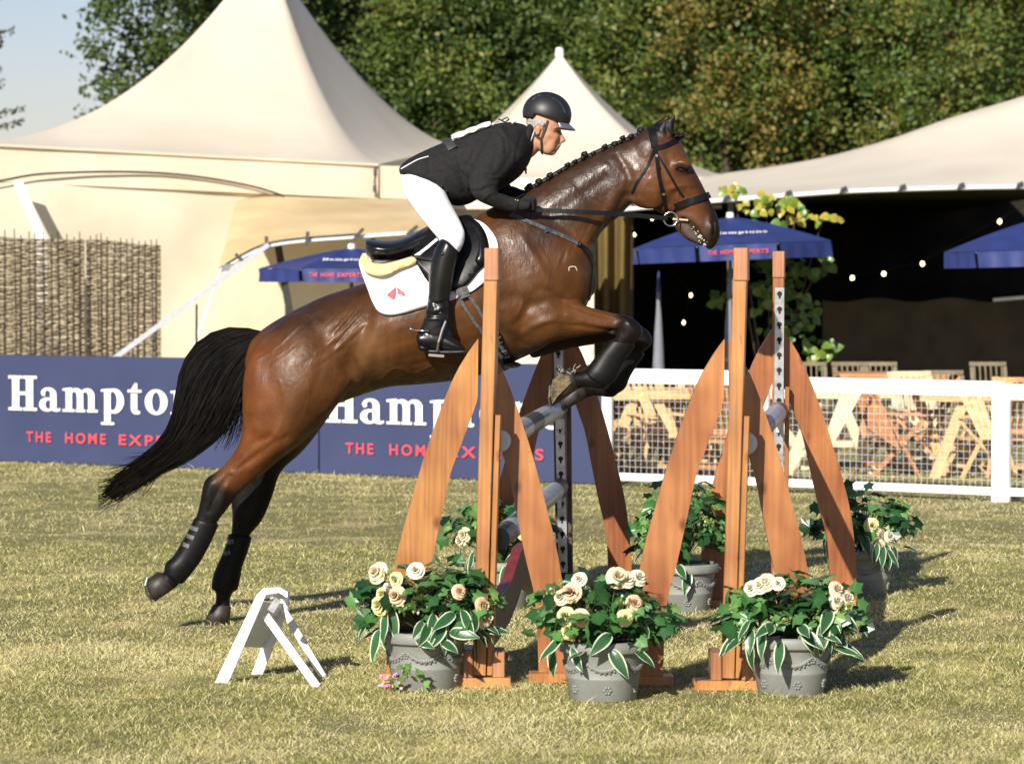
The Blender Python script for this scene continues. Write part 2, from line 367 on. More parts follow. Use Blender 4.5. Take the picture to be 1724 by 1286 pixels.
def text_mesh(body, size, bold=0.0, spacing=1.0):
    c = bpy.data.curves.new('t', 'FONT'); c.body = body; c.size = size; c.offset = bold; c.space_character = spacing; c.resolution_u = 3; c.align_x = 'LEFT'
    o = bpy.data.objects.new('t', c); COL.objects.link(o); dg = bpy.context.evaluated_depsgraph_get()
    me = bpy.data.meshes.new_from_object(o.evaluated_get(dg)); bpy.data.objects.remove(o); bpy.data.curves.remove(c); return me
# ================================================================ GROUND AND GRASS
def vnoise(x, y, s, seed=0):
    r = np.random.default_rng(seed); T = r.random((64, 64)); x = x * s; y = y * s; xi = np.floor(x).astype(int); yi = np.floor(y).astype(int); fx = x - xi; fy = y - yi
    fx = fx * fx * (3 - 2 * fx); fy = fy * fy * (3 - 2 * fy); g = lambda a, b: T[a % 64, b % 64]
    return (g(xi, yi) * (1 - fx) + g(xi + 1, yi) * fx) * (1 - fy) + (g(xi, yi + 1) * (1 - fx) + g(xi + 1, yi + 1) * fx) * fy
def grass_patch(x, y):
    return .5 * vnoise(x, y, .8, 1) + .3 * vnoise(x, y, 2.6, 2) + .2 * vnoise(x, y, 7, 3)
gm = mk('turf_soil', (.20, .18, .065), (.42, .34, .15), 2.4, .9, bump=.6, bscale=45, c3=(.18, .165, .055), detail=8, bdist=.02)
mb = MB(); mb.add([(-600, -20, 0), (600, -20, 0), (600, 1200, 0), (-600, 1200, 0)], [(0, 1, 2, 3)])
tag(mb.build('ground', gm, fix=False), 'dry straw and green turf of the showground', kind='structure')
def make_grass():
    xs = []; ys = []; hs = []; ws = []
    for n, d0, d1 in ((250000, 11.2, 15.5), (150000, 15.5, 21), (90000, 21, 30), (22000, 30, 39)):
        D = np.sqrt(rng.random(n) * (d1 * d1 - d0 * d0) + d0 * d0); hw = D * .151 + .9
        x = (rng.random(n) * 2 - 1) * hw; xs.append(x); ys.append(D)
        tuft = vnoise(x, D, 5, 9)
        hs.append((.008 + .018 * rng.random(n) ** 1.8) * (.55 + .8 * tuft)); ws.append(np.full(n, .0027) * (1 + (D - 12) * .07))
    x = np.concatenate(xs); y = np.concatenate(ys); h = np.concatenate(hs); wd = np.concatenate(ws); n = len(x)
    # keep the straw longer in places
    tall = rng.random(n) < .018; h[tall] *= 2.3; bare = vnoise(x, y, 1.7, 21) * .6 + vnoise(x, y, 6, 22) * .4; h *= np.clip((.86 - bare) * 4, .28, 1)
    a = rng.random(n) * 2 * np.pi; lean = (.5 + 1.6 * rng.random(n)) * h; b = rng.random(n) * 2 * np.pi
    bx, by = np.cos(a), np.sin(a); lx, ly = np.cos(b) * lean, np.sin(b) * lean
    V = np.empty((n, 4, 3)); w2 = wd / 2
    V[:, 0] = np.stack([x, y, np.full(n, -.002)], 1); V[:, 2] = np.stack([x + lx, y + ly, h], 1)
    V[:, 1] = np.stack([x + lx * .35 + bx * w2, y + ly * .35 + by * w2, h * .55], 1); V[:, 3] = np.stack([x + lx * .35 - bx * w2, y + ly * .35 - by * w2, h * .55], 1)
    me = bpy.data.meshes.new('grass'); me.vertices.add(n * 4); me.vertices.foreach_set('co', V.ravel())
    me.loops.add(n * 4); me.loops.foreach_set('vertex_index', np.arange(n * 4, dtype=np.int32)); me.polygons.add(n)
    me.polygons.foreach_set('loop_start', np.arange(n, dtype=np.int32) * 4); me.update(calc_edges=True)
    g = grass_patch(x, y) + .16 * (rng.random(n) - .5)
    t = np.clip((g - .33) / .30, 0, 1)[:, None]
    green = np.array([.22, .235, .06]); olive = np.array([.44, .42, .13]); straw = np.array([.72, .64, .33])
    c = np.where(t < .5, green + (olive - green) * t * 2, olive + (straw - olive) * (t - .5) * 2)
    r = rng.random(n); c[r < .32] = straw * 1.0; c[r > .86] = green * 1.1; c[tall] = straw * 1.15
    c *= (.8 + .4 * rng.random(n))[:, None]
    mud = np.exp(-(((x + .15) / 1.5) ** 2 + ((y - 22.3) / 1.2) ** 2)) * .5; c = c * (1 - mud[:, None]) + np.array([.24, .13, .06]) * mud[:, None]
    C = np.ones((n, 4, 4), np.float32); C[:, :, :3] = c[:, None, :]
    at = me.color_attributes.new('Col', 'FLOAT_COLOR', 'POINT'); at.data.foreach_set('color', C.ravel()); me.materials.append(M['grass'])
    o = link('grass', me); tag(o, 'short dry grass blades covering the arena', kind='stuff')
make_grass()
# ================================================================ WOOD BEHIND
def make_tree(x, y, h, rx, cz, rz, pal, n_cl, leaf=.13, per=80, label='', name='tree', seed=0, trunk=True, bare=0, group='broadleaf trees of the wood behind the marquees', cr=.55, ry=None):
    r = np.random.default_rng(100 + seed); root = thing(name, (x, y, 0), label, 'tree', group)
    mb = MB(); 
    tr = h * .013 + .04
    mb.tube([(x, y, -.1), (x + .1, y, h * .2), (x - .05, y + .1, h * .38), (x, y + .3, h * .46)], [tr, tr * .8, tr * .5, tr * .2], 10)
    for i in range(5):
        a = r.random() * 6.28; z0 = h * (.18 + .04 * i); L = rx * (.6 + .4 * r.random())
        mb.tube([(x, y, z0), (x + math.cos(a) * L * .5, y + math.sin(a) * L * .5, z0 + L * .35), (x + math.cos(a) * L, y + math.sin(a) * L, z0 + L * .6)], [tr * .35, tr * .22, tr * .08], 6)
    mb.build('trunk', M['trunk'], root)
    # crown
    ry = ry or rx
    u = r.normal(size=(n_cl, 3)); u /= np.linalg.norm(u, axis=1)[:, None]; rad = .55 + .47 * r.random(n_cl) ** .6
    C = u * rad[:, None] * np.array([rx, ry, rz]) + np.array([x, y, cz]); C = C[C[:, 2] > .3]
    # visible side gets most of the clumps
    m = len(C); k = per; cc = np.repeat(C, k, 0); N = m * k
    off = r.normal(size=(N, 3)) * cr * np.array([.55, .55, .42]); p = cc + off
    nrm = r.normal(size=(N, 3)) + np.array([0, -.4, .7]); nrm /= np.linalg.norm(nrm, axis=1)[:, None]
    t = np.cross(nrm, r.normal(size=(N, 3))); t /= np.linalg.norm(t, axis=1)[:, None]; b = np.cross(nrm, t); s = (leaf * (.55 + .8 * r.random(N)))[:, None] / 2
    V = np.stack([p - t * s * 1.2, p + b * s * .8, p + t * s * 1.2, p - b * s * .8], 1)
    me = bpy.data.meshes.new('crown'); V2 = V - np.array([x, y, 0]); me.vertices.add(N * 4); me.vertices.foreach_set('co', V2.ravel())
    me.loops.add(N * 4); me.loops.foreach_set('vertex_index', np.arange(N * 4, dtype=np.int32)); me.polygons.add(N); me.polygons.foreach_set('loop_start', np.arange(N, dtype=np.int32) * 4); me.update(calc_edges=True)
    pal = np.array(pal); ci = r.integers(0, len(pal), m); cl = pal[ci] * (.75 + .5 * r.random((m, 1))); c = np.repeat(cl, k, 0) * (.86 + .28 * r.random((N, 1)))
    j = r.random(N) < .08; c[j] = pal[-1] * (.8 + .5 * r.random((j.sum(), 1)))
    A = np.ones((N, 4, 4), np.float32); A[:, :, :3] = c[:, None, :]
    at = me.color_attributes.new('Col', 'FLOAT_COLOR', 'POINT'); at.data.foreach_set('color', A.ravel()); me.materials.append(M['leaf'])
    link('crown', me, root); return root
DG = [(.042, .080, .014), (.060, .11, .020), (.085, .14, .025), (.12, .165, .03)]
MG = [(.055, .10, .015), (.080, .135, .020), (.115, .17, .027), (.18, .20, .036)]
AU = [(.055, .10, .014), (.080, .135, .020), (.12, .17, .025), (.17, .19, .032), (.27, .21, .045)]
def wx(px, D): return (px - CX) / F_PX * D
front = [(600, 61, 9.5, DG, 'dark green broadleaf tree rising between the large pagoda tent and the rider'), (735, 60, 9.2, MG, 'green tree directly above the rider and left of the small pagoda peak'),
         (860, 61, 9.6, DG, 'dark green tree whose crown meets the left slope of the small pagoda'), (985, 60, 9.4, MG, 'mid green tree right behind the small pagoda peak'),
         (1105, 59, 9.2, MG, 'yellow green tree above the horse head with tan stems in it'), (1215, 58.5, 9.0, AU, 'tree turning orange brown just right of the horse head'),
         (1335, 59, 9.4, MG, 'olive green tree over the dip between the two right marquee roofs'), (1455, 58.5, 9.3, AU, 'olive tree with rusty leaf tips above the middle of the right marquee roof'),
         (1575, 58.5, 9.4, MG, 'green tree above the rising part of the right marquee roof'), (1690, 58, 9.2, AU, 'tree with brown tinged leaves at the right edge above the marquee')]
for i, (px, D, h, pal, lb) in enumerate(front):
    make_tree(wx(px, D) , D - (i % 3) * .9, h, 1.35, 4.9 - .25 * (i % 2), 4.3, pal, 235, .078, 125, lb, seed=i, cr=.38, ry=1.5)
back = [(540, 64, 'dark tree deep in the wood just right of the big tent peak'), (660, 65, 'shaded tree deep in the wood above the rider back'), (790, 65.5, 'shaded tree deep in the wood left above the rider helmet'), (915, 65, 'shaded tree behind the tip of the small pagoda'), (1045, 64.5, 'shaded tree deep in the wood above the horse neck'),
        (1160, 64, 'shaded tree deep in the wood above the horse ears'), (1275, 64, 'shaded tree behind the rusty tree right of the horse head'), (1395, 64, 'shaded tree deep in the wood above the marquee dip'), (1515, 64, 'shaded tree deep in the wood above the white string light roof'), (1640, 64, 'shaded tree deep in the wood near the right edge'), (1770, 64, 'shaded tree at the far right of the wood')]
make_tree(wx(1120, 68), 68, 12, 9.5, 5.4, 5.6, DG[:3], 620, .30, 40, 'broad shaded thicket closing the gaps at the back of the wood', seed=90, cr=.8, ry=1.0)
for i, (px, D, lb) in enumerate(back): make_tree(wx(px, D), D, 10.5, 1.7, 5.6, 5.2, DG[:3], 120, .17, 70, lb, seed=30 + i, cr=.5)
for i, (px, D, h, rx, cz, lb) in enumerate([(255, 56, 8.4, 1.0, 5.3, 'tall dark conifer like tree at the left behind the big tent slope'), (345, 57, 9.5, 1.1, 5.9, 'dark tree hidden half by the left slope of the big tent peak'), (430, 58.5, 9.5, 1.1, 6, 'dark tree right behind the big tent peak'), (505, 59, 9.5, 1.1, 5.5, 'dark tree seen right of the big tent peak')]):
    make_tree(wx(px, D), D, h, rx, cz, 3.7, DG[:3] + [(.10, .13, .03)], 120, .09, 90, lb, seed=60 + i, cr=.32)
# thin branches of the tree at the left edge
root = thing('sparse_tree', (wx(-45, 50), 50, 0), 'sparse tree at the left edge with only bare twigs reaching into the sky', 'tree')
mb = MB(); x0 = wx(-45, 50); mb.tube([(x0, 50, 0), (x0 + .05, 50, 3), (x0, 50, 7)], [.12, .09, .03], 8)
r_ = random.Random(4); lm = MB()
for k in range(16):
    z = 3.0 + k * .19; L = .35 + .3 * r_.random(); s = 1 if k % 3 else -1
    if 3.7 < z < 4.15: L = .78
    if 4.9 < z < 5.2: L = .62
    e = Vector((x0 + s * L, 50 + r_.uniform(-.2, .2), z + .12)); mb.tube([(x0, 50, z - .1), (x0 + s * L * .5, 50, z), e], [.02, .012, .004], 5)
    for q in range(60):
        t = .3 + .7 * r_.random(); c = Vector((x0 + s * L * t, 50 + r_.uniform(-.1, .1), z + .12 * t * t - .03 + r_.uniform(-.06, .05))); a = Vector((r_.uniform(-1, 1), r_.uniform(-1, 1), r_.uniform(-1, 1))) * .03; b2 = Vector((r_.uniform(-1, 1), r_.uniform(-1, 1), r_.uniform(-1, 1))) * .03
        lm.add([c - a, c + b2, c + a, c - b2], [(0, 1, 2, 3)], (.06, .08, .03))
mb.build('trunk', M['trunk'], root); lm.build('crown', M['leaf'], root, fix=False, colattr=True)

# ================================================================ TENTS
def tent_roof(corners, apex, ps, n=14, sub=12, cap=.08):
    """corners: eave points in order; each side sags; power per corner sets the hollow of the slope"""
    mb = MB(); vs = []; ring = []; pw = []
    m = len(corners)
    for i in range(m):
        a, b = Vector(corners[i]), Vector(corners[(i + 1) % m])
        for j in range(sub):
            t = j / sub; p = a.lerp(b, t); p.z -= math.sin(math.pi * t) * .03; ring.append(p); tt = t * t * (3 - 2 * t); pw.append(ps[i] * (1 - tt) + ps[(i + 1) % m] * tt)
    R = len(ring)
    for k in range(n + 1):
        u = (k / n) ** 1.3
        for q in range(R):
            e = ring[q]; hx = apex[0] + (e.x - apex[0]) * (cap + (1 - cap) * u); hy = apex[1] + (e.y - apex[1]) * (cap + (1 - cap) * u)
            vs.append((hx, hy, e.z + (apex[2] - e.z) * (1 - u) ** pw[q]))
    fs = [(k * R + q, k * R + (q + 1) % R, (k + 1) * R + (q + 1) % R, (k + 1) * R + q) for k in range(n) for q in range(R)]
    fs.append(tuple(range(R))[::-1]); mb.add(vs, fs); return mb, ring
def sheet(pts_top, pts_bot, n=2, wr=0, seed=0):
    """strip of cloth between two polylines, with soft folds"""
    mb = MB(); vs = []; m = len(pts_top)
    for j in range(n + 1):
        for i in range(m):
            p = Vector(pts_top[i]).lerp(Vector(pts_bot[i]), j / n)
            if wr: p.y += wr * (vnoise(np.array([p.x * 1.0 + 40]), np.array([p.z * .55 + 40]), 1.6, seed + 11)[0] - .5) * (1 if 0 < j else .15)
            vs.append(p)
    fs = [(j * m + i, j * m + i + 1, (j + 1) * m + i + 1, (j + 1) * m + i) for j in range(n) for i in range(m - 1)]
    mb.add(vs, fs); return mb
def line3(a, b, n): return [Vector(a).lerp(Vector(b), i / n) for i in range(n + 1)]
# --- big pagoda on the left
FL = P(-95, 239, 35.6); FR = P(637, 277, 38.0); BR = P(768, 246, 44.5); BL = P(-60, 250, 43)
AP = P(452, -42, 41)
big = thing('pagoda_tent', (AP.x, 41, 0), 'large cream pagoda tent with a tall swept peak filling the left background', 'tent')
rf, ring = tent_roof([FL, FR, BR, BL], AP, [2.15, 1.75, 1.6, 2.3], n=18)
rf.build('roof', M['canvas2'], big, smooth=True, fix=True)
vb = [P(-95, 302, 35.6), P(637, 335, 38.0)]
sheet(line3(FL, FR, 40), line3(vb[0], vb[1], 40), 3, .05).build('valance', M['canvas'], big, smooth=True, fix=False)
sheet(line3(FR, BR, 14), line3(vb[1], P(768, 300, 44.5), 14), 2, .05).build('side_valance', M['canvas'], big, smooth=True, fix=False)
sheet(line3(P(640, 279, 37.9), P(800, 284, 38.4), 10), line3(P(640, 334, 37.9), P(800, 339, 38.4), 10), 2, .04).build('link_panel', M['canvas'], big, smooth=True, fix=False)
MB().tube(line3(FL + Vector((0, -.02, -.01)), FR + Vector((0, -.02, -.01)), 10), .016, 6).build('eave_piping', M['canvas'], big)
# black keder line that swoops under the valance
arc = [(-95, 322), (0, 306), (60, 295), (130, 291), (200, 290), (270, 292), (340, 299), (400, 309), (440, 318), (480, 331)]
ap = [P(x, y, 35.75 + (x + 95) / 732 * 2.4 - .12) for x, y in catmull(arc, 3)]
MB().tube([p + Vector((0, -.13, 0)) for p in ap], .012, 6).build('keder_line', M['black'], big)
cut = sheet([p + Vector((0, .0, .0)) for p in ap], [P(x, y + 340, 35.75 + (x + 95) / 732 * 2.4 - .02) for x, y in catmull(arc, 3)], 26, .18, 3)
cut.build('front_wall', M['canvas'], big, smooth=True, fix=False)
wl = sheet(line3(P(-95, 300, 36.2), P(640, 333, 38.5), 50), line3(Pz(-95, 36.2, 0), Pz(640, 38.5, 0), 50), 16, .22, 5)
wl.build('rear_wall', M['canvas'], big, smooth=True, fix=False)
sheet(line3(P(640, 333, 38.5), P(768, 300, 44.4), 6), line3(Pz(640, 38.5, 0), Pz(768, 44.4, 0), 6), 6, .1, 5).build('side_wall', M['canvas'], big, smooth=True, fix=False)
# white strip paints a sunlit fold onto the wall at the left
mb = MB(); mb.prism([P(22, 306, 35.68), P(38, 306, 35.68), P(78, 400, 35.7), P(84, 600, 35.7), P(66, 600, 35.7), P(60, 400, 35.7)], (0, .03, 0)); mb.build('sunlit_fold', M['white_strap'], big)
# corner toggle cord
mb = MB(); mb.tube([P(634, 280, 37.9), P(631, 305, 37.9), P(633, 333, 37.9)], .012, 6); mb.box(P(632, 290, 37.88), (.04, .03, .08)); mb.box(P(631, 318, 37.88), (.04, .03, .07)); mb.build('corner_lacing', M['black'], big)
# --- lean-to canopy with toggled edge under the big tent
can = thing('entrance_canopy', (P(520, 400, 35.5).x, 35.5, 0), 'tan draped entrance canopy with black toggles on its curved white edge', 'canopy')
top = [(400, 330), (450, 330), (500, 332), (560, 334), (620, 335), (690, 336), (740, 337)]
bot = [(368, 455), (405, 432), (450, 412), (510, 403), (590, 397), (660, 392), (725, 388)]
T = catmull(top, 5); B = catmull(bot, 5)
cs = MB(); vs = []; n = 12
for j in range(n + 1):
    t = j / n
    for (x1, y1), (x2, y2) in zip(T, B):
        x = x1 + (x2 - x1) * t; y = y1 + (y2 - y1) * t; vs.append(P(x, y, 37.4 - 1.9 * t - .25 * math.sin(math.pi * t)))
m = len(T); cs.add(vs, [(j * m + i, j * m + i + 1, (j + 1) * m + i + 1, (j + 1) * m + i) for j in range(n) for i in range(m - 1)]); cs.build('canopy_cloth', M['canvas_tan'], can, smooth=True, fix=False)
MB().tube([P(x, y + 3, 35.45) for x, y in B], .022, 6).build('white_hem', M['white_strap'], can)
MB().tube([P(x, y - 2, 35.42) for x, y in B[:22]], .009, 6).build('edge_cord', M['black'], can)
for k, (x, y, a) in enumerate([(449, 410, .05), (517, 402, -.12), (604, 394, -.7), (694, 388, -.9), (405, 436, .8)]):
    R = Matrix.Rotation(-a, 3, 'Y'); mb = MB(); mb.box(P(x, y, 35.38), (.035, .02, .15), R); mb.build('toggle', M['black'], can)
mb = MB(); mb.prism([P(374, 446, 35.4), P(392, 444, 35.4), P(385, 456, 35.4), P(370, 458, 35.4)], (0, .02, 0)); mb.build('corner_patch', M['grey_cover'], can)
iw = sheet(line3(P(368, 380, 37.6), P(1000, 380, 37.6), 30), line3(Pz(368, 37.6, 0), Pz(1000, 37.6, 0), 30), 12, .2, 9); iw.build('inner_wall', M['canvas'], can, smooth=True, fix=False)
mb = MB(); mb.bar(P(468, 412, 36), Pz(520, 36.4, 0), .075, .05); mb.build('tent_leg', M['black'], can)
mb = MB(); mb.bar(P(628, 396, 37), Pz(632, 37, 0), .05, .05); mb.build('tent_leg', M['grey_cover'], can)
# guy straps
def strap_line(a, b, w, label, extra=None):
    s = thing('guy_strap', tuple(b), label, 'strap', 'white ratchet guy straps of the canopy'); mb = MB(); mb.bar(a, b, w, .012); mb.build('webbing', M['white_strap'], s)
    if extra: mb = MB(); c = Vector(a).lerp(Vector(b), extra); mb.bar(c, Vector(a).lerp(Vector(b), extra + .13), w * 1.9, .03); mb.build('ratchet', M['white_strap'], s)
strap_line(P(452, 412, 35.3), Pz(-34, 30.7, 0), .05, 'long white guy strap slanting down across the woven hurdle')
strap_line(P(372, 452, 35.3), Pz(268, 33.2, 0), .022, 'thin white guy strap with a ratchet hanging beside the hurdle', .62)
mb = MB(); mb.tube([P(331, 512, 33.5), Pz(329, 33.5, 0)], .012, 6); tag(mb.build('stake_rod', M['black']), 'thin dark iron stake between the two white guy straps', 'stake')

# --- small pagoda
sp = thing('pagoda_tent', (P(942, 300, 46).x, 46, 0), 'small cream pagoda tent with a capped peak right behind the rider', 'tent')
AP2 = P(942, 96, 47); c2 = [P(668, 300, 43), P(1215, 300, 43), P(1235, 297, 51), P(660, 297, 51)]
rf, ring = tent_roof(c2, AP2, [1.75, 1.75, 1.75, 1.75], n=18, cap=.02); rf.build('roof', M['canvas2'], sp, smooth=True)
sheet(line3(c2[0], c2[1], 30), line3(P(668, 352, 43), P(1215, 352, 43), 30), 2, .05).build('valance', M['canvas'], sp, smooth=True, fix=False)
mb = MB(); mb.lathe([(0, .12), (.05, .12), (.06, .02), (.05, -.04)], AP2, 12); mb.build('peak_cap', M['white_paint'], sp)
sheet(line3(P(640, 330, 43.4), P(1000, 330, 43.4), 16), line3(Pz(640, 43.4, 0), Pz(1000, 43.4, 0), 16), 6, .2, 2).build('front_wall', M['canvas'], sp, smooth=True, fix=False)
# --- right marquee
rt = thing('marquee', (P(1450, 320, 40).x, 42, 0), 'wide cream marquee on the right with a sweeping roof over a dark open interior', 'tent')
hem = [(1040, 352), (1120, 345), (1200, 337), (1320, 328), (1420, 321), (1500, 318), (1600, 315), (1724, 313), (1850, 312)]
rdg = [(1040, 330), (1120, 315), (1215, 293), (1300, 281), (1400, 262), (1500, 234), (1600, 199), (1724, 162), (1850, 118)]
H = catmull(hem, 5); Rg = catmull(rdg, 5); mb = MB(); vs = []; n = 10; m = len(H)
for j in range(n + 1):
    t = j / n
    for (x1, y1), (x2, y2) in zip(H, Rg): vs.append(P(x1 + (x2 - x1) * t, y1 + (y2 - y1) * (t ** 1.0) , 38.5 + 4.5 * t + .35 * math.sin(math.pi * t)))
top_row = vs[-m:]
for q in top_row: vs.append(Vector((q.x, 52, 2.7)))
mb.add(vs, [(j * m + i, j * m + i + 1, (j + 1) * m + i + 1, (j + 1) * m + i) for j in range(n + 1) for i in range(m - 1)]); mb.build('roof', M['canvas2'], rt, smooth=True)
MB().tube([P(x, y + 2, 38.45) for x, y in H], .026, 6).build('white_hem', M['white_strap'], rt)
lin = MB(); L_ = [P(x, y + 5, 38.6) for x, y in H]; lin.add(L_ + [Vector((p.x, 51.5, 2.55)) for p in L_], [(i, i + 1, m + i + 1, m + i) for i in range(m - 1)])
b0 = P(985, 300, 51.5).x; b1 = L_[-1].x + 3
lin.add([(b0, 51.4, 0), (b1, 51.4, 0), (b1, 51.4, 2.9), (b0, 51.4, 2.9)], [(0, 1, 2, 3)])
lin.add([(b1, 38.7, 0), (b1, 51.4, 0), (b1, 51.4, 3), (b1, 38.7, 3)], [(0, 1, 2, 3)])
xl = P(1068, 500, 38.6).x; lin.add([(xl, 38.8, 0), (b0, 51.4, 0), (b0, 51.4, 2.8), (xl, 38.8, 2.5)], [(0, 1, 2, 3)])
scr = sheet([P(x, 505 + 4 * math.sin(x * .05), 43.5) for x in range(1385, 1900, 20)], [Pz(x, 43.5, 0) for x in range(1385, 1900, 20)], 3, .1); scr.build('rear_screen', mk('brown_screen', (.06, .045, .03), (.09, .07, .045), 3, .85), rt, smooth=True, fix=False)
lin.build('shade_lining', M['shade_lining'], rt, fix=False)  # added dark sheets under the roof and around it paint the interior shade
for x in (1222, 1326, 1419, 1518, 1617, 1716):
    y = np.interp(x, [p[0] for p in hem], [p[1] for p in hem]); mb = MB(); mb.tube([P(x - 4, y + 5, 38.38), P(x, y - 3, 38.38), P(x + 7, y - 5, 38.38)], .02, 6); mb.build('hem_hook', M['black'], rt)
cur = sheet([P(x, 352, 38.75 + .12 * math.sin(x * .22)) for x in range(996, 1066, 3)], [Pz(x - (x - 1030) * .15, 38.75 + .16 * math.sin(x * .22 + .5), 0) for x in range(996, 1066, 3)], 6)
cur.build('side_curtain', M['ochre'], rt, smooth=True, fix=False)
mb = MB(); mb.bar(P(1230, 335, 39), Pz(1230, 39, 0), .07, .07); mb.build('tent_pole', M['grey_cover'], rt)
# string of bulbs
wire = thing('string_lights', tuple(P(1500, 400, 43)), 'string of small warm bulbs glowing inside the dark marquee', 'lights')
bl = [(1163, 497, 41), (1151, 543, 43), (1068, 395, 42), (1098, 368, 41), (1435, 468, 44), (1488, 461, 43), (1553, 444, 42), (1683, 373, 41), (1760, 330, 40.2)]
mb = MB(); mb.tube([P(x, y - 4, d) for x, y, d in bl[4:]], .003, 5); mb.build('cable', M['black'], wire)
mb = MB(); mb.tube([P(x, y - 4, d) for x, y, d in [bl[3], bl[2], bl[0], bl[1]]], .006, 5); mb.build('cable', M['black'], wire)
for k, (x, y, d) in enumerate(bl):
    mb = MB(); ellipsoid(mb, P(x, y, d), (.025, .025, .030) if k > 3 else (.017, .017, .026), n=10); mb.build('bulb', M['bulb'], wire, smooth=True)
mb = MB(); mb.bar(P(1672, 505, 43), P(1760, 498, 43), .04, .05); tag(mb.build('shelf_rail', M['white_paint']), 'white horizontal rail inside the marquee at the right edge', 'rail')

# ================================================================ WATTLE HURDLES
def hurdle(x0, x1, D0, D1, ztop, n, label, seed):
    rr = random.Random(seed); A = Pz(x0, D0, 0); Bp = Pz(x1, D1, 0); stf = .028; root = thing('wattle_hurdle', tuple((A + Bp) / 2), label, 'hurdle', 'woven hazel hurdles against the tent wall')
    u = (Bp - A); L = u.length; u.normalize(); nrm = Vector((u.y, -u.x, 0)); xs = [(i + .5 + rr.uniform(-.15, .15)) * L / n for i in range(n)]
    tops = lambda s: ztop + .03 * math.sin(s * 3 + seed) 
    for i, s in enumerate(xs):
        mb = MB(); c = A + u * s; hh = tops(s) + rr.uniform(.04, .11); c = c + nrm * .022; mb.tube([c + Vector((0, 0, -.05)), c + u * rr.uniform(-.02, .02) + Vector((0, 0, hh * .5)), c + Vector((0, 0, hh))], [.013, .011, .005], 6); mb.build('stake', M['wattle_dark'], root)
    mb = MB(); z = .02; row = 0
    while z < ztop + .02:
        s = 0; r = rr.uniform(.008, .015); pts = []
        for q in range(n * 4 + 1):
            s = q / (n * 4) * L; ph = math.cos(math.pi * s / L * n) * (1 if row % 2 else -1)
            pts.append(A + u * s + nrm * ph * .024 + Vector((0, 0, min(z + .006 * math.sin(s * 9 + row * 1.7) + rr.uniform(-.003, .003), 9) + (tops(s) - ztop) * z / ztop)))
        mb.tube(pts, [r * rr.uniform(.8, 1.2) for _ in pts], 5); z += r * 1.75; row += 1
    o = mb.build('woven_rods', M['wattle'], root); o['kind'] = 'stuff'
    return root
hurdle(-110, 142, 34.3, 34.6, 1.735 + (446 - 402) / 5716 * 34.5, 20, 'left woven hazel hurdle, paler, running off the left edge above the navy banner', 1)
hurdle(146, 270, 34.7, 34.75, 1.735 + (446 - 413) / 5716 * 34.7, 12, 'right woven hazel hurdle, darker, ending where the first white guy strap crosses', 2)

# ================================================================ BANNERS
def E(cx, cy, rx, ry, a0, a1, n=14): return [(cx + rx * math.cos(math.radians(a0 + (a1 - a0) * i / n)), cy + ry * math.sin(math.radians(a0 + (a1 - a0) * i / n))) for i in range(n + 1)]
def ring_(o, i, a0, a1, n=16):
    """crescent between two ellipses (cx,cy,rx,ry)"""
    A = E(*o, a0, a1, n); B = E(*i, a0, a1, n); return [[A[k], A[k + 1], B[k + 1], B[k]] for k in range(n)]
def rc(x0, y0, x1, y1): return [[(x0, y0), (x1, y0), (x1, y1), (x0, y1)]]
GL = {
 'H': (.90, rc(.12, .085, .34, .915) + rc(0, 0, .43, .08) + rc(0, .92, .43, 1) + rc(.56, .085, .78, .915) + rc(.47, 0, .90, .08) + rc(.47, .92, .90, 1) + rc(.345, .45, .555, .54)),
 'a': (.66, ring_((.25, .19, .25, .20), (.29, .19, .10, .13), 60, 330) + rc(.35, .07, .54, .50) + [[(.54, .07), (.66, .09), (.66, .02), (.56, -.01), (.45, .0), (.35, .07)]] + ring_((.29, .48, .25, .20), (.26, .47, .10, .13), 5, 150) + [[(.05, .55), (.19, .60), (.18, .44), (.09, .44)]]),
 'm': (1.12, rc(.10, .075, .29, .60) + rc(0, 0, .37, .07) + [[(.0, .66), (.29, .69), (.29, .605), (.0, .60)]] + rc(.45, .075, .64, .50) + rc(.41, 0, .70, .07) + rc(.80, .075, .99, .50) + rc(.76, 0, 1.09, .07) + ring_((.42, .47, .22, .21), (.36, .44, .09, .14), 0, 140) + ring_((.77, .47, .22, .21), (.71, .44, .09, .14), 0, 140)),
 'p': (.74, rc(.10, -.26, .29, .60) + rc(0, -.34, .40, -.27) + [[(.0, .66), (.29, .69), (.29, .605), (.0, .60)]] + ring_((.40, .34, .30, .355), (.36, .34, .13, .27), -118, 118)),
 't': (.45, rc(.10, .14, .29, .56) + rc(0, .60, .42, .67) + [[(.10, .675), (.29, .675), (.29, .86), (.22, .86)]] + ring_((.28, .13, .18, .15), (.34, .15, .06, .08), 180, 300)),
 'o': (.70, ring_((.34, .34, .34, .36), (.34, .34, .13, .28), 0, 360, 28)),
 'n': (.80, rc(.10, .075, .29, .60) + rc(0, 0, .38, .07) + [[(.0, .66), (.29, .69), (.29, .605), (.0, .60)]] + rc(.49, .075, .68, .48) + rc(.43, 0, .77, .07) + ring_((.45, .45, .23, .23), (.38, .43, .10, .15), 0, 140)),
 's': (.56, ring_((.27, .50, .25, .19), (.29, .50, .11, .10), 20, 260) + ring_((.27, .18, .27, .20), (.24, .18, .12, .11), -160, 80) + [[(.20, .39), (.44, .33), (.38, .26), (.14, .33)]]),
}
def serif_word(mb, word, to3, h, th=.003, nrm=Vector((0, -1, 0))):
    x = 0; k = 0
    for ch in word:
        wd, polys = GL[ch]
        for pl in polys:
            k += 1; mb.prism([to3((x + a) * h * 1.17, b * h) + nrm * (.0001 * (k % 7)) for a, b in pl], nrm * th)
        x += wd + .075
    return x * h * 1.17
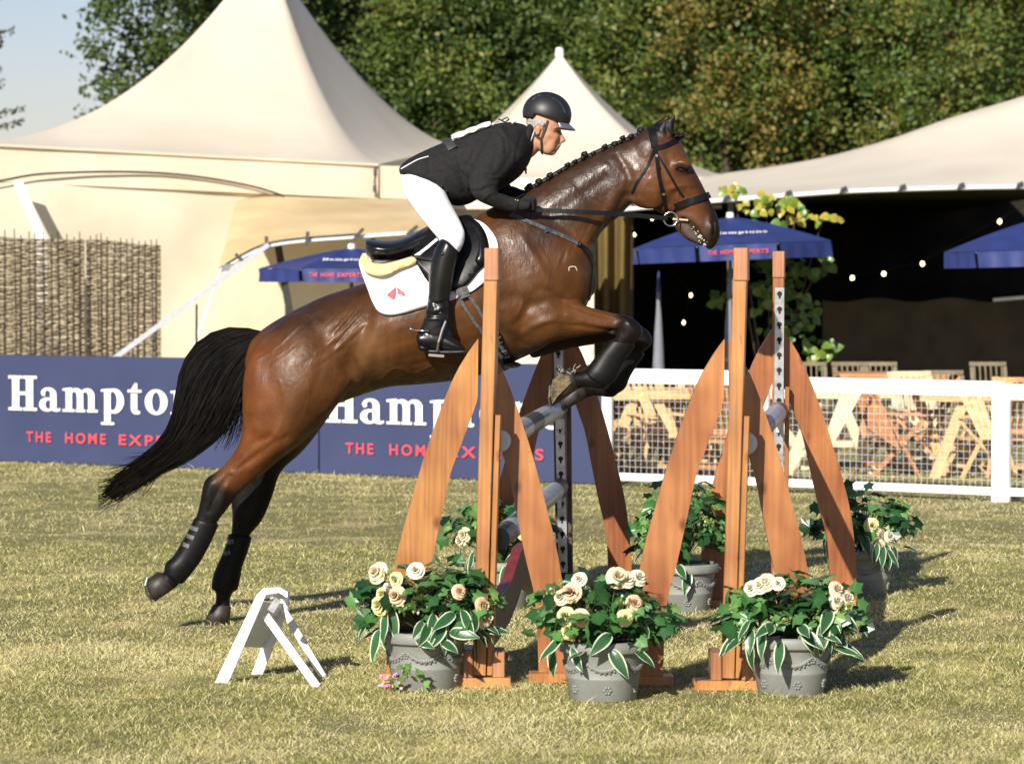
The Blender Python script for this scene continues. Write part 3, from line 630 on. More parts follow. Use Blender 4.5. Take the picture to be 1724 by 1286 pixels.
def put_text(name, body, size, to3, m, parent, bold=0, spacing=1, width=None, nrm=Vector((0, -1, 0))):
    me = text_mesh(body, size, bold, spacing); xs = [v.co.x for v in me.vertices]; sc = 1
    if width: sc = width / (max(xs) - min(xs))
    sh = wloc(parent)
    for v in me.vertices: v.co = to3(v.co.x * sc, v.co.y) + nrm * .003 - sh
    me.materials.append(m); return link(name, me, parent)
def board(x0, D0, x1, D1, htop, label, words, group):
    A = Pz(x0, D0, 0); Bp = Pz(x1, D1, 0); u = (Bp - A); L = u.length; u.normalize(); nr = Vector((u.y, -u.x, 0))
    root = thing('advertising_banner', tuple((A + Bp) / 2), label, 'banner', group)
    mb = MB(); n = 24; vs = []
    for j in range(5):
        for i in range(n + 1):
            z = .01 + j / 4 * (htop - .01); vs.append(A + u * L * i / n + Vector((0, 0, z)) + nr * .0015 * math.sin(i * .9 + j))
    m_ = n + 1; fr = len(vs); vs += [v - nr * .03 for v in vs]
    fs = [(j * m_ + i, j * m_ + i + 1, (j + 1) * m_ + i + 1, (j + 1) * m_ + i) for j in range(4) for i in range(n)]
    fs += [tuple(q + fr for q in f[::-1]) for f in fs]
    fs += [(4 * m_ + i, 4 * m_ + i + 1, fr + 4 * m_ + i + 1, fr + 4 * m_ + i) for i in range(n)] + [(m_ * j + e, m_ * (j + 1) + e, fr + m_ * (j + 1) + e, fr + m_ * j + e) for j in range(4) for e in (0, n)]
    mb.add(vs, fs); mb.build('panel', M['navy'], root, fix=False)
    for (sx, zb, cap, rx_, rz_, rs, rw) in words:
        to3 = lambda a, b, sx=sx, zb=zb: A + u * (sx + a) + Vector((0, 0, zb + b)) + nr * .012
        mb = MB(); wdt = serif_word(mb, 'Hamptons', to3, cap, nrm=nr); mb.build('word_lettering', M['print_white'], root)
        t3 = lambda a, b, q=rx_, z=rz_: A + u * (q + a) + Vector((0, 0, z + b)) + nr * .012
        for wd_, o_, ww in (('THE', 0, .145), ('HOME', .225, .235), ('EXPERTS', .535, .465)):
            t4 = lambda a, b, o=o_: t3(a + o * rw, b)
            put_text('slogan_word', wd_, .125, t4, M['print_red'], root, .0022, 1.35, ww * rw, nr)
    return root, A, u, nr
# line of the boards: far left is farther from the camera
def ub(px, A, u, D0):   # distance along the board for a photo column
    lo, hi = -1, 8
    for _ in range(40):
        mid = (lo + hi) / 2; q = A + u * mid
        if CX + F_PX * q.x / q.y < px: lo = mid
        else: hi = mid
    return lo
HB = 1.735 * .545
A1 = Pz(-60, 30.15, 0); B1 = Pz(1014, 26.75, 0); U1 = (B1 - A1).normalized()
def Dat(px):
    s = ub(px, A1, U1, 0); return (A1 + U1 * s).y
def along(px): return ub(px, A1, U1, 0)
sA = along(-60); s1 = along(15); s2 = along(542); s3 = along(547)
z_of = lambda px, py: 1.735 - (py - 446) * Dat(px) / F_PX
cap = (692 - 634) / 5716 * 29.9
cell = along(575) - along(45) 
board(-60, Dat(-60), 535, Dat(535), HB, 'left navy sponsor banner with white serif lettering behind the horse tail', [(s1 - sA, z_of(15, 690), cap, along(45) - sA, z_of(45, 743), .094, along(338) - along(45))], 'navy sponsor banners along the arena edge')
o0 = along(538)
H2 = s1 + (along(583) - along(45))
board(538, Dat(538), 1014, Dat(1014), HB, 'right navy sponsor banner with white serif lettering under the horse belly', [(H2 - o0, z_of(560, 711), cap, along(583) - o0, z_of(583, 763), .094, along(338) - along(45))], 'navy sponsor banners along the arena edge')

# ================================================================ WHITE MESH FENCE
def mesh_fence(xa, Da, xb, Db, ztop, label, end_post):
    A = Pz(xa, Da, 0); Bp = Pz(xb, Db, 0); u = (Bp - A); L = u.length; u.normalize(); nr = Vector((u.y, -u.x, 0)); up = Vector((0, 0, 1))
    root = thing('mesh_fence', tuple((A + Bp) / 2), label, 'fence', 'white framed wire mesh fence panels')
    zt = ztop
    MB().bar(A + up * (zt - .05), Bp + up * (zt - .05), .045, .115, up).build('top_rail', M['white_paint'], root, bevel=.004)
    MB().bar(A + up * .075, Bp + up * .075, .045, .06, up).build('bottom_rail', M['white_paint'], root, bevel=.004)
    for s in ([0.03, L - .03] if end_post else [0.03]):
        c = A + u * s; mb = MB(); mb.bar(c + nr * .026, c + nr * .026 + up * (zt - .003), .085, .04, nr); mb.build('post', M['white_paint'], root, bevel=.004)
    mb = MB(); r = .0022; s = .05
    while s < L: mb.bar(A + u * s - nr * .03 + up * .03, A + u * s - nr * .03 + up * (zt - .02), .003, .003); s += .05
    z = .10
    while z < zt - .06: mb.bar(A - nr * .035 + up * z, Bp - nr * .035 + up * z, .003, .003, nr); z += .052
    o = mb.build('wire_mesh', M['wire'], root); o['kind'] = 'stuff'; return root
D_f = lambda px: Dat(1014) - (px - 1014) * (26.75 - 24.75) / (1720 - 1014)
mesh_fence(1020, D_f(1020) - .05, 1284, D_f(1284), 1.735 * .528, 'white mesh fence panel between the navy banner and the right jump stands', False)
mesh_fence(1284, D_f(1284), 1690, D_f(1690), 1.735 * .505, 'white mesh fence panel right of the jump with folding chairs behind it', True)
mesh_fence(1690, D_f(1690) + .02, 1960, D_f(1960), 1.735 * .495, 'white mesh fence panel running off the right edge', True)

# ================================================================ GARDEN FURNITURE
def chair(loc, rz, label, mat, name='folding_chair', grp='wooden folding garden chairs', sc=1):
    root = thing(name, (0, 0, 0), label, 'chair', grp); W = .46
    for s in (-1, 1):
        x = s * W / 2
        mb = MB(); mb.bar((x, .28, 0), (x, -.30, .58), .03, .045, Vector((1, 0, 0))); mb.build('leg', mat, root)       # rear foot to front arm
        mb = MB(); mb.bar((x * .9, -.26, 0), (x * .9, .30, .95), .03, .045, Vector((1, 0, 0))); mb.build('leg', mat, root)
        mb = MB(); mb.bar((x, -.32, .62), (x, .20, .65), .06, .025, Vector((0, 0, 1))); mb.build('armrest', mat, root)
    for i in range(7): mb = MB(); mb.bar((-W / 2 + .02, -.24 + i * .062, .40 - .004 * i), (W / 2 - .02, -.24 + i * .062, .40 - .004 * i), .048, .016, Vector((0, 0, 1))); mb.build('seat_slat', mat, root)
    for i in range(6):
        x = -W / 2 + .06 + i * (W - .12) / 5; mb = MB(); mb.bar((x, .12, .47), (x, .335, .98), .045, .014, Vector((1, 0, 0))) ; mb.build('back_slat', mat, root)
    for z, y in ((.99, .34), (.47, .12)): mb = MB(); mb.bar((-W / 2, y, z), (W / 2, y, z), .02, .05, Vector((0, 0, 1))); mb.build('back_rail', mat, root)
    for yy in (.18, -.2): MB().bar((-W / 2, yy, .12), (W / 2, yy, .12), .02, .04, Vector((0, 0, 1))).build('stretcher', mat, root)
    root.location = loc; root.rotation_euler = (0, 0, rz); root.scale = (sc, sc, sc); return root
def table(loc, rz, label, mat, w=.80, lean=.0):
    root = thing('folding_table', (0, 0, 0), label, 'table', 'wooden folding garden tables')
    for i in range(7): mb = MB(); mb.bar((-w, -.33 + i * .11, .73), (w, -.33 + i * .11, .73), .10, .025, Vector((0, 0, 1))); mb.build('top_plank', mat, root)
    for s in (-1, 1):
        mb = MB(); mb.bar((s * w * .7, -.33, 0), (s * w * .15, -.31, .70), .09, .03, Vector((0, 1, 0))); mb.build('leg', mat, root)
        mb = MB(); mb.bar((s * w * .15, .33, 0), (s * w * .7, .31, .70), .09, .03, Vector((0, 1, 0))); mb.build('leg', mat, root)
    MB().bar((-w * .5, 0, .25), (w * .5, 0, .25), .04, .05, Vector((0, 0, 1))).build('stretcher', mat, root); MB().bar((-w * .98, -.385, .69), (w * .98, -.385, .69), .02, .05, Vector((0, 0, 1))).build('apron', mat, root)
    root.location = loc; root.rotation_euler = (0, 0, rz); root.scale = (.95, .95, .95); return root
M['dim_wood'] = mk('shaded_wood', (.16, .13, .08), (.22, .18, .11), 9, .7); T_, TR = M['teak'], M['teak_red']  # chair wood darkened to carry the shade under the marquee
ch = [(1045, 29.6, 2.0, T_, 'reddish folding chair at the left end of the mesh fence'), (1108, 28.6, .5, T_, 'folding chair turned side on behind the left mesh panel'), (1170, 29.4, -.25, T_, 'upright slatted folding chair just left of the near right jump stand'),
      (1215, 28.3, 2.6, TR, 'dark folding chair glimpsed between the right jump stand legs'), (1150, 31.2, .1, T_, 'folding chair in the second row behind the left mesh panel'), (1345, 31.0, 2.2, M['pale_wood'], 'pale chair seen through the gap of the far right stand'),
      (1495, 29.0, 1.9, TR, 'red brown folding chair standing side on behind the right mesh panel'), (1560, 29.6, -1.7, TR, 'red brown folding chair facing left in the middle of the right mesh panel'), (1545, 31.4, .2, M['pale_wood'], 'pale slatted chair behind the red brown chairs'),
      (1642, 28.6, -1.2, T_, 'yellow folding chair left of the last white fence post'), (1712, 28.2, -.5, TR, 'folding chair cut off by the right edge of the photo')]
for px, D, rz, m_, lb in ch: chair(Pz(px, 27.1 + (D - 27) * .45, 0), rz, lb, m_, sc=.80)
tb = [(1075, 28.2, .15, T_, 'folding table at the left end behind the mesh fence', .55), (1385, 28.4, .1, M['pale_wood'], 'pale folding table right of the jump behind the mesh', .55), (1500, 32.5, 0, TR, 'folding table whose oval red top shows over the fence rail', .55), (1625, 27.9, .12, T_, 'folding table left of the last white fence post', .5)]
for px, D, rz, m_, lb, w_ in tb: table(Pz(px, D, 0), rz, lb, m_, w_)
# big tilted table leaves stacked on edge
def leaf_board(pts, D, D2, m_, label):
    root = thing('table_leaf', tuple(Pz(pts[0][0], D, 0)), label, 'table top', 'folded table leaves leaning behind the mesh')
    n = 3; a0, a1, b0, b1 = [np.array(p, float) for p in pts]   # top-left, top-right, bottom-left, bottom-right
    for i in range(n):
        t0 = i / n + .012; t1 = (i + 1) / n - .012; q = [a0 + (a1 - a0) * t0, a0 + (a1 - a0) * t1, b0 + (b1 - b0) * t1, b0 + (b1 - b0) * t0]
        MB().prism([P(q[0][0], q[0][1], D2), P(q[1][0], q[1][1], D2), P(q[2][0], q[2][1], D), P(q[3][0], q[3][1], D)], (0, .025, 0)).build('plank', m_, root)
leaf_board([(1420, 650), (1458, 650), (1388, 738), (1405, 745)], 27.3, 27.6, M['pale_wood'], 'pale table leaf leaning right behind the far right jump leg')
leaf_board([(1610, 655), (1650, 655), (1652, 740), (1678, 740)], 27.0, 27.3, T_, 'yellow table leaf leaning left beside the last fence post')
leaf_board([(1065, 650), (1084, 650), (1098, 722), (1104, 695)], 27.6, 27.9, T_, 'narrow yellow table leaf leaning behind the left mesh panel')
leaf_board([(1460, 655), (1472, 652), (1462, 722), (1518, 760)], 27.6, 27.9, TR, 'red brown table leaf leaning behind the middle of the right mesh panel')
# chairs inside the marquee
for k, (px, D, rz, lb) in enumerate([(1440, 40, .1, 'shaded chair back deep in the marquee right of the climbing plant'), (1480, 40, -.1, 'shaded chair back in the marquee left of the pale one'), (1548, 36.5, .15, 'pale chair back standing just above the fence rail'), (1598, 36.8, .05, 'half lit chair back in the marquee right of the pale one'), (1670, 40, 0, 'shaded chair back near the right edge'), (1365, 40, 0, 'shaded chair back behind the far right jump leg')]):
    chair(Pz(px, D * .82, 0), rz, lb, M['pale_wood'] if k == 2 else M['dim_wood'], grp='wooden chairs under the marquee edge', sc=.78)

# ================================================================ PARASOLS
def parasol(cx, cy_edge, D, rad, rise, val, label, tilt=0, text=True, rot=0, pole=True, grp='open navy parasols by the marquee'):
    c = P(cx, cy_edge, D); root = thing('parasol', (c.x, c.y, 0), label, 'parasol', grp); n = 8
    T3 = lambda a, r, z: c + Matrix.Rotation(tilt, 3, 'Y') @ Vector((math.cos(a) * r, math.sin(a) * r, z))
    for k in range(n):
        a0 = rot + 2 * math.pi * k / n; a1 = rot + 2 * math.pi * (k + 1) / n; mb = MB(); vs = []; m = 6
        for j in range(9):
            t = j / 8
            for i in range(m + 1):
                s = i / m; e0 = Vector((math.cos(a0), math.sin(a0), 0)); e1 = Vector((math.cos(a1), math.sin(a1), 0)); e = e0.lerp(e1, s) * rad * (t * .97 + .03)
                z = rise * (1 - t ** 1.25) - .05 * rad * math.sin(math.pi * s) * t * (1 - t) * 2; vs.append(c + Matrix.Rotation(tilt, 3, 'Y') @ (e + Vector((0, 0, z))))
        mb.add(vs, [(j * (m + 1) + i, j * (m + 1) + i + 1, (j + 1) * (m + 1) + i + 1, (j + 1) * (m + 1) + i) for j in range(8) for i in range(m)]); mb.build('canopy_panel', M['parasol_blue'], root, smooth=True, fix=False)
        mb = MB(); vs = []
        for j in range(3):
            for i in range(m * 2 + 1):
                s = .03 + i / (m * 2) * .94; e = Vector((math.cos(a0), math.sin(a0), 0)).lerp(Vector((math.cos(a1), math.sin(a1), 0)), s) * (rad + .003 + .012 * j * math.sin(i * 1.7 + k)); vs.append(c + Matrix.Rotation(tilt, 3, 'Y') @ (e + Vector((0, 0, -.004 - val * j / 2))))
        mb.add(vs, [(j * (m * 2 + 1) + i, j * (m * 2 + 1) + i + 1, (j + 1) * (m * 2 + 1) + i + 1, (j + 1) * (m * 2 + 1) + i) for j in range(2) for i in range(m * 2)]); mb.build('valance', M['parasol_blue'], root, smooth=True, fix=False)
        mb = MB(); mb.tube([T3(a0, rad * .04, rise - .05), T3(a0, rad * .99, -.012)], .008, 5); mb.build('rib', M['grey_cover'], root)
    top = T3(0, 0, rise)
    if pole:
        mb = MB(); mb.tube([(c.x, c.y, .0), tuple(top)], .02, 8); mb.build('pole', M['grey_cover'], root)
    mb = MB(); mb.lathe([(0, .05), (.035, .045), (.04, -.01), (0.02, -.03)], top, 10); mb.build('finial', M['white_paint'], root)
    if text:
        # front facing panel centre angle is -90 deg
        nr = Vector((0, -1, 0)); rr = rad * math.cos(math.pi / n)
        for aa, off in ((-math.pi / 2 + rot % (math.pi / 4) if rot else -math.pi / 2 + math.pi / 8 * 0, 0),):
            mid = -math.pi / 2
            ks = min(range(n), key=lambda k: abs(((rot + 2 * math.pi * (k + .5) / n - mid + math.pi) % (2 * math.pi)) - math.pi)); am = rot + 2 * math.pi * (ks + .5) / n
            dirv = Vector((math.cos(am), math.sin(am), 0)); tg = Vector((-math.sin(am), math.cos(am), 0)); R3 = Matrix.Rotation(tilt, 3, 'Y')
            wl = .40 * rad; to3 = lambda a, b: c + R3 @ (dirv * (rr * .72 - b * .9) + tg * (a - wl / 2) + Vector((0, 0, rise * (1 - .72 ** 1.25) + .012 + b * .32)))
            mb = MB(); serif_word(mb, 'Hamptons', to3, wl / 6.0, .001, Vector((0, -.5, 1)).normalized()); mb.build('word_lettering', M['print_white'], root)
            t3 = lambda a, b: c + R3 @ (dirv * (rr + .022) + tg * (a - .28 * rad) + Vector((0, 0, -val * .62 + b)))
            for wd_, o_, ww in (('THE', 0, .15), ('HOME', .21, .25), ('EXPERTS', .52, .48)): put_text('slogan_word', wd_, .055, (lambda a, b, o=o_: t3(a + o * .56 * rad, b)), M['print_red'], root, .001, 1.1, ww * .56 * rad, dirv)
    return root
parasol(1231, 412, 33.5, 1.03, .27, .15, 'whole open navy parasol in front of the climbing plant and right of the horse muzzle', tilt=-.04, rot=math.pi / 8)
parasol(1762, 420, 32.5, .98, .30, .15, 'open navy parasol cut off by the right edge', tilt=-.03, rot=math.pi / 8 + .28)
parasol(592, 452, 34.0, .95, .20, .13, 'open navy parasol half hidden behind the saddle and the horse croup', tilt=.0, rot=math.pi / 8 - .12, pole=True)
def closed(px, ytop, ybot, D, label):
    a = P(px, ytop, D); b = Pz(px + 4, D, 0); zt = a.z; root = thing('closed_parasol', (b.x, b.y, 0), label, 'parasol', 'furled parasols in grey covers')
    zb = P(px, ybot, D).z; mb = MB(); mb.lathe([(.02, zt), (.025, zt - .15), (.042, zt - .4), (.062, zb + .1), (.068, zb), (.0, zb)], (a.x, a.y, 0), 12); mb.build('cover', M['grey_cover'], root, smooth=True)
    mb = MB(); mb.lathe([(0, zt + .22), (.012, zt + .2), (.02, zt + .06), (.025, zt)], (a.x, a.y, 0), 10); mb.build('blue_tip', M['parasol_blue'], root)
    mb = MB(); mb.tube([(a.x, a.y, zb), (a.x, a.y, 0)], .02, 8); mb.build('pole', M['grey_cover'], root)
closed(1109, 492, 640, 34.5, 'furled grey parasol with a blue tip behind the horse knee')
closed(1228, 480, 640, 35.0, 'furled grey parasol half hidden behind the near right jump post')

# ================================================================ CLIMBING PLANT
def leafmesh(name, L, W, fold=.18, droop=.25, c=(.1, .2, .03), edge=None, heart=False, lob=None):
    """leaf along +X from the origin, face up +Z; 4 segments across for a fold and a painted margin"""
    mb = MB(); n = 7; vs = []; cs = []; cols = (-1, -.80, -.74, 0, .74, .80, 1)
    for i in range(n + 1):
        t = i / n; wv = math.sin(math.pi * min(t * 1.0, 1) ** (.62 if heart else .8)) ** .8 * W / 2 if 0 < t < 1 else .001
        if lob: wv *= 1 + lob * math.cos(t * 9.5)
        for q in cols:
            vs.append((t * L, q * wv, -droop * L * t * t + abs(q) * wv * fold + (.03 * L * math.sin(t * 9) * abs(q) if not heart else 0))); cs.append(tuple(edge) if (edge and abs(q) > .77) else tuple(c[k] * (1 - .22 * (1 - abs(q))) for k in range(3)))
    mb.add(vs, [(i * 7 + k, i * 7 + k + 1, (i + 1) * 7 + k + 1, (i + 1) * 7 + k) for i in range(n) for k in range(6)], cs)
    return mb.mesh(name, M['plant'], smooth=True, fix=False, colattr=True)
def place_leaf(me, loc, d, up, parent, sc=1, name='leaf'):
    o = bpy.data.objects.new(name, me); COL.objects.link(o); d = Vector(d).normalized(); up = Vector(up); y = up.cross(d)
    if y.length < 1e-3: y = Vector((1, 0, 0)).cross(d)
    y.normalize(); z = d.cross(y); o.rotation_euler = Matrix((d, y, z)).transposed().to_euler(); o.location = Vector(loc) - wloc(parent); o.scale = (sc,) * 3; o.parent = parent; return o
rr = random.Random(12); vine = thing('climbing_plant', tuple(Pz(1300, 34.2, 0)), 'tall leafy climber with yellowing top leaves behind the right jump stands', 'plant')
vm = [leafmesh('leaf', .10, .095, c=c, heart=True, droop=.3) for c in ((.10, .19, .03), (.14, .24, .035), (.22, .30, .04), (.46, .38, .05), (.065, .13, .02))]
regs = [(1290, 342, 50, 20, 26, 1), (1235, 320, 26, 9, 10, 1), (1340, 352, 25, 20, 12, 1), (1385, 368, 30, 7, 8, 1), (1300, 465, 72, 34, 66, 0), (1215, 500, 24, 16, 16, 0), (1385, 440, 38, 26, 20, 0), (1325, 535, 58, 45, 72, 0), (1378, 590, 28, 24, 26, 0), (1300, 400, 62, 34, 38, 0)]
st = MB(); base = Pz(1300, 34.3, 0)
for cx, cy, rx_, ry_, n, yel in regs:
    st.tube([base, P((1300 + cx) / 2, 520, 34.3), P(cx, cy, 34.2)], [.018, .012, .004], 6)
    for _ in range(n):
        a = rr.random() * 6.28; q = rr.random() ** .5; p = P(cx + math.cos(a) * rx_ * q, cy + math.sin(a) * ry_ * q, 34.2 + rr.uniform(-.35, .3)); d = Vector((rr.uniform(-1, 1), rr.uniform(-.6, .2), rr.uniform(-1, .1))); up = Vector((rr.uniform(-.5, .3), -1, rr.uniform(.1, 1)))
        place_leaf(vm[rr.choice([3, 3, 2, 1]) if yel else rr.choice([0, 0, 1, 1, 2, 4])], p, d, up, vine, rr.uniform(.65, 1.15))
st.build('stem', M['trunk'], vine)
# ================================================================ JUMP STANDS
LEG_O = [(-.01, 1.43), (-.06, 1.36), (-.125, 1.24), (-.216, .998), (-.29, .752), (-.353, .51), (-.385, .25), (-.392, .03)]
LEG_I = [(-.012, 1.20), (-.02, 1.155), (-.078, .998), (-.125, .87), (-.16, .708), (-.20, .525), (-.247, .326), (-.262, .03)]
def plank2(mb, o, i, base, y, th, sx=1, sz=1):
    O = catmull(o, 4); I = catmull(i, 4); n = len(O); vs = []
    for (a, b), (c, d) in zip(O, I): vs += [base + Vector((a * sx, y, b * sz)), base + Vector((c * sx, y, d * sz)), base + Vector((c * sx, y + th, d * sz)), base + Vector((a * sx, y + th, b * sz))]
    fs = [(0, 1, 2, 3), tuple((n - 1) * 4 + q for q in (3, 2, 1, 0))]
    for k in range(n - 1):
        for q in range(4): q2 = (q + 1) % 4; fs.append((k * 4 + q, k * 4 + q2, (k + 1) * 4 + q2, (k + 1) * 4 + q))
    mb.add(vs, fs)
def stand(px, py, label, near, post_m, legs_m, dx_top, legy=.22, rsx=.92, foot_m=None):
    g = G(px, py); root = thing('jump_stand', tuple(g), label, 'jump stand', 'curved wooden jump stands'); up = Vector((0, 0, 1)); foot_m = foot_m or M['wood_base']
    H = 1.80; top = g + Vector((dx_top, 0, H)); b = g + Vector((0, 0, .05))
    sgn = 1 if near else -1
    # two laths side by side form the post
    dv = Vector((math.sin(.12), math.cos(.12), 0)); MB().bar(b, top, .056, .10, dv).build('post', post_m, root, bevel=.003)
    mb = MB(); a2 = b + Vector((.040, -.015, 0)); t2 = g + Vector((dx_top * .55 + .046, -.015, 1.12)); mb.bar(a2, t2, .022, .05, dv); mb.build('post_batten', M['wood_gold'] if near else post_m, root, bevel=.002)
    MB().bar(top - Vector((0, .0, .13)) + Vector((0, -.004, 0)), top + Vector((0, -.004, .004)), .060, .106, dv).build('post_cap', M['wood_worn'], root, bevel=.004)
    mb = MB(); plank2(mb, LEG_O, LEG_I, g, legy, .035); mb.build('leg', legs_m[0], root, bevel=.003)
    mb = MB(); plank2(mb, [(-x, z) for x, z in LEG_O], [(-x, z) for x, z in LEG_I], g, legy + .04, .035, rsx); mb.build('leg', legs_m[1], root, bevel=.003)
    # blocks that hold the post
    MB().box(g + Vector((-.052, .04, .10)), (.045, .20, .115)).build('foot_block', M['wood_worn'], root, bevel=.004)
    MB().box(g + Vector((.075, .04, .095)), (.05, .20, .105)).build('foot_block', M['wood_worn'], root, bevel=.004)
    MB().box(g + Vector((-.01, -.01, .022)), (.27, .12, .042)).build('base_plank', foot_m, root, bevel=.004)
    MB().box(g + Vector((.30, legy + .02, .022)), (.20, .12, .04)).build('base_plank', foot_m, root, bevel=.004)
    MB().box(g + Vector((-.32, legy + .02, .022)), (.20, .12, .04)).build('base_plank', foot_m, root, bevel=.004)
    # keyhole strip on the side that faces the partner stand
    y = -.055 if not near else .055; c0 = g + Vector((dx_top * .22, y, .42)); c1 = g + Vector((dx_top * .92, y, 1.66))
    if not near:
        c0 = g + Vector((.0, y, .16)); c1 = g + Vector((dx_top * .97, y, 1.62))
    st = link('keyhole_strip', MB().bar(c0, c1, .046, .004, Vector((0, 1, 0))).mesh('keyhole_strip', M['metal'], g), root)
    k = 0; nh = int((c1 - c0).length / .0735)
    for i in range(nh):
        q = c0.lerp(c1, (i + .6) / nh); mb = MB(); n = 10; yy = -.0045 if not near else .0045
        vs = [q + Vector((math.cos(a) * .013, yy, math.sin(a) * .013)) for a in [2 * math.pi * j / n for j in range(n)]]; mb.add(vs, [tuple(range(n))]); mb.add([q + Vector((-.005, yy, -.024)), q + Vector((.005, yy, -.024)), q + Vector((.005, yy * 1.02, -.008)), q + Vector((-.005, yy * 1.02, -.008))], [(0, 1, 2, 3)])
        sh = wloc(st) + g * 0; me = mb.mesh('keyhole', M['hole'], g, fix=False); o = link('keyhole', me); o.parent = st
    return root, g
S_nl, g_nl = stand(809, 1155, 'near left wooden jump stand with golden legs in front of the horse girth', True, M['wood_gold'], (M['wood_gold'], M['wood_rose']), .052, legy=.12)
S_nr, g_nr = stand(1226, 1160, 'near right wooden jump stand with the tallest rosy brown legs', True, M['wood_gold'], (M['wood_rose'], M['wood_rose']), .05, legy=.12, rsx=.94)
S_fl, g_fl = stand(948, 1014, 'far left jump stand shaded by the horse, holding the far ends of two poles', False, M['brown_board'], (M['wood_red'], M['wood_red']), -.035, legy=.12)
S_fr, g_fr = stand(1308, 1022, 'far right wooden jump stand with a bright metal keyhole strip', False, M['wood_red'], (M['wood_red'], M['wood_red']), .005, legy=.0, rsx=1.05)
# poles
def jump_pole(a, b, label, bands):
    a, b = Vector(a), Vector(b); root = thing('jump_pole', tuple(a), label, 'pole', 'horizontal poles of the jump'); t = (b - a)
    s = 0
    for L, m_ in bands:
        p = a + t * s; q = a + t * (s + L); s += L; MB().tube([p, q], .047, 20).build('painted_band', M[m_], root, smooth=False)
    return root
off = Vector((.0, .12, 0)); 
def pole_pair(gn, gf, z, tn, tf, label, bands):
    a = Vector((gn.x + tn, gn.y + .10, z)); b = Vector((gf.x + tf, gf.y - .10, z)); return jump_pole(a, b, label, bands)
B1_ = [(.03, 'tube_white'), (.20, 'tube_black'), (.14, 'tube_grey'), (.18, 'tube_black'), (.36, 'tube_grey'), (.09, 'tube_black')]
B2_ = [(.12, 'tube_black'), (.2, 'tube_grey'), (.16, 'tube_black'), (.42, 'tube_grey'), (.10, 'tube_black')]
pole_pair(g_nl, g_fl, 1.005, .075, -.02, 'upper grey and black jump pole under the horse forelegs', B1_)
pole_pair(g_nl, g_fl, .60, .075, -.02, 'lower grey jump pole running between the left stands', B2_)
pole_pair(g_nr, g_fr, 1.0, .075, .0, 'pole held by the two right jump stands, seen nearly end on', B1_)
for g_, zs, fx in ((g_fl, (1.005, .60), -.02), (g_fr, (1.0,), 0)):
    for z in zs:
        mb = MB(); c = Vector((g_.x + fx, g_.y - .09, z)); vs = []; n = 9
        for j in range(2):
            for i in range(n): a = math.pi + math.pi * i / (n - 1); vs.append(c + Vector((math.cos(a) * .055, -.025 + j * .06, math.sin(a) * .055)))
        mb.add(vs, [(i, i + 1, n + i + 1, n + i) for i in range(n - 1)]); mb.tube([c + Vector((0, .03, .02)), c + Vector((0, .03, -.11))], .012, 8)
        tag(mb.build('jump_cup', M['tube_white']), 'grey metal cup under the far end of the %s pole' % ('right' if g_ is g_fr else ('upper left' if z > .8 else 'lower left')), 'cup')
# wavy filler board between the left stands
mb = MB(); a = Vector((g_nl.x + .0, g_nl.y + .14, 0)); b = Vector((g_fl.x - .06, g_fl.y - .16, 0)); N_ = 40; top = []; bot = []
zt = np.interp(np.linspace(0, 1, N_ + 1), [0, .12, .25, .33, .4, .47, .55, .62, .7, .8, 1], [.29, .30, .31, .335, .39, .435, .435, .39, .335, .31, .29]); zb = np.interp(np.linspace(0, 1, N_ + 1), [0, .15, .3, .4, .5, .6, .7, .85, 1], [.11, .12, .15, .20, .27, .20, .15, .12, .11])
for i in range(N_ + 1): q = a.lerp(b, i / N_); top.append(q + Vector((0, 0, zt[i]))); bot.append(q + Vector((0, 0, zb[i])))
fl = thing('filler_board', tuple((a + b) / 2), 'dark brown wavy filler board with a red top edge between the left stands', 'filler'); t = (b - a).normalized(); nr = Vector((t.y, -t.x, 0))
vs = []; 
for i in range(N_ + 1): vs += [top[i] - nr * .02, top[i] + nr * .02, bot[i] + nr * .02, bot[i] - nr * .02]
fs = [(0, 1, 2, 3)] + [tuple(N_ * 4 + q for q in (3, 2, 1, 0))]
for k in range(N_):
    for q in range(4): q2 = (q + 1) % 4; fs.append((k * 4 + q, k * 4 + q2, k * 4 + 4 + q2, k * 4 + 4 + q))
mb.add(vs, fs); mb.build('board', M['brown_board'], fl)
mb = MB(); vs = []
for i in range(N_ + 1): vs += [top[i] - nr * .023 - Vector((0, 0, .004)), top[i] + nr * .023 - Vector((0, 0, .004)), top[i] + nr * .023 + Vector((0, 0, .004)), top[i] - nr * .023 + Vector((0, 0, .004))]
mb.add(vs, fs); mb.build('red_edge', M['red_brown'], fl)

# ================================================================ WHITE SIGN EASEL
g = G(452, 1150); es = thing('sign_easel', tuple(g), 'small folding white sign easel seen from behind, left of the jump', 'easel'); Wp = M['white_paint_worn']
def side_rail(pts, D): return [P(x, y, D) for x, y in pts]
for dD, dx in ((0, 0),):
    mb = MB(); mb.prism([P(x, y, 14.02) for x, y in ((361, 1150), (432, 1001), (444, 990), (472, 989), (485, 997), (484, 1007), (470, 998), (448, 1001), (384, 1150))], (0, .035, 0)); mb.build('frame_rail', Wp, es, bevel=.002)
mb = MB(); mb.prism([P(x, y, 14.36) for x, y in ((418, 1148), (466, 1022), (474, 1004), (487, 1003), (484, 1030), (437, 1148))], (0, .03, 0)); mb.build('frame_rail', Wp, es, bevel=.002)
mb = MB(); a, b, c, d = P(432, 1010, 14.06), P(398, 1086, 14.06), P(442, 1088, 14.36), P(474, 1014, 14.36); nn = (b - a).cross(d - a).normalized(); mb.prism([a, b, c, d], nn * .012); mb.build('panel', Wp, es)
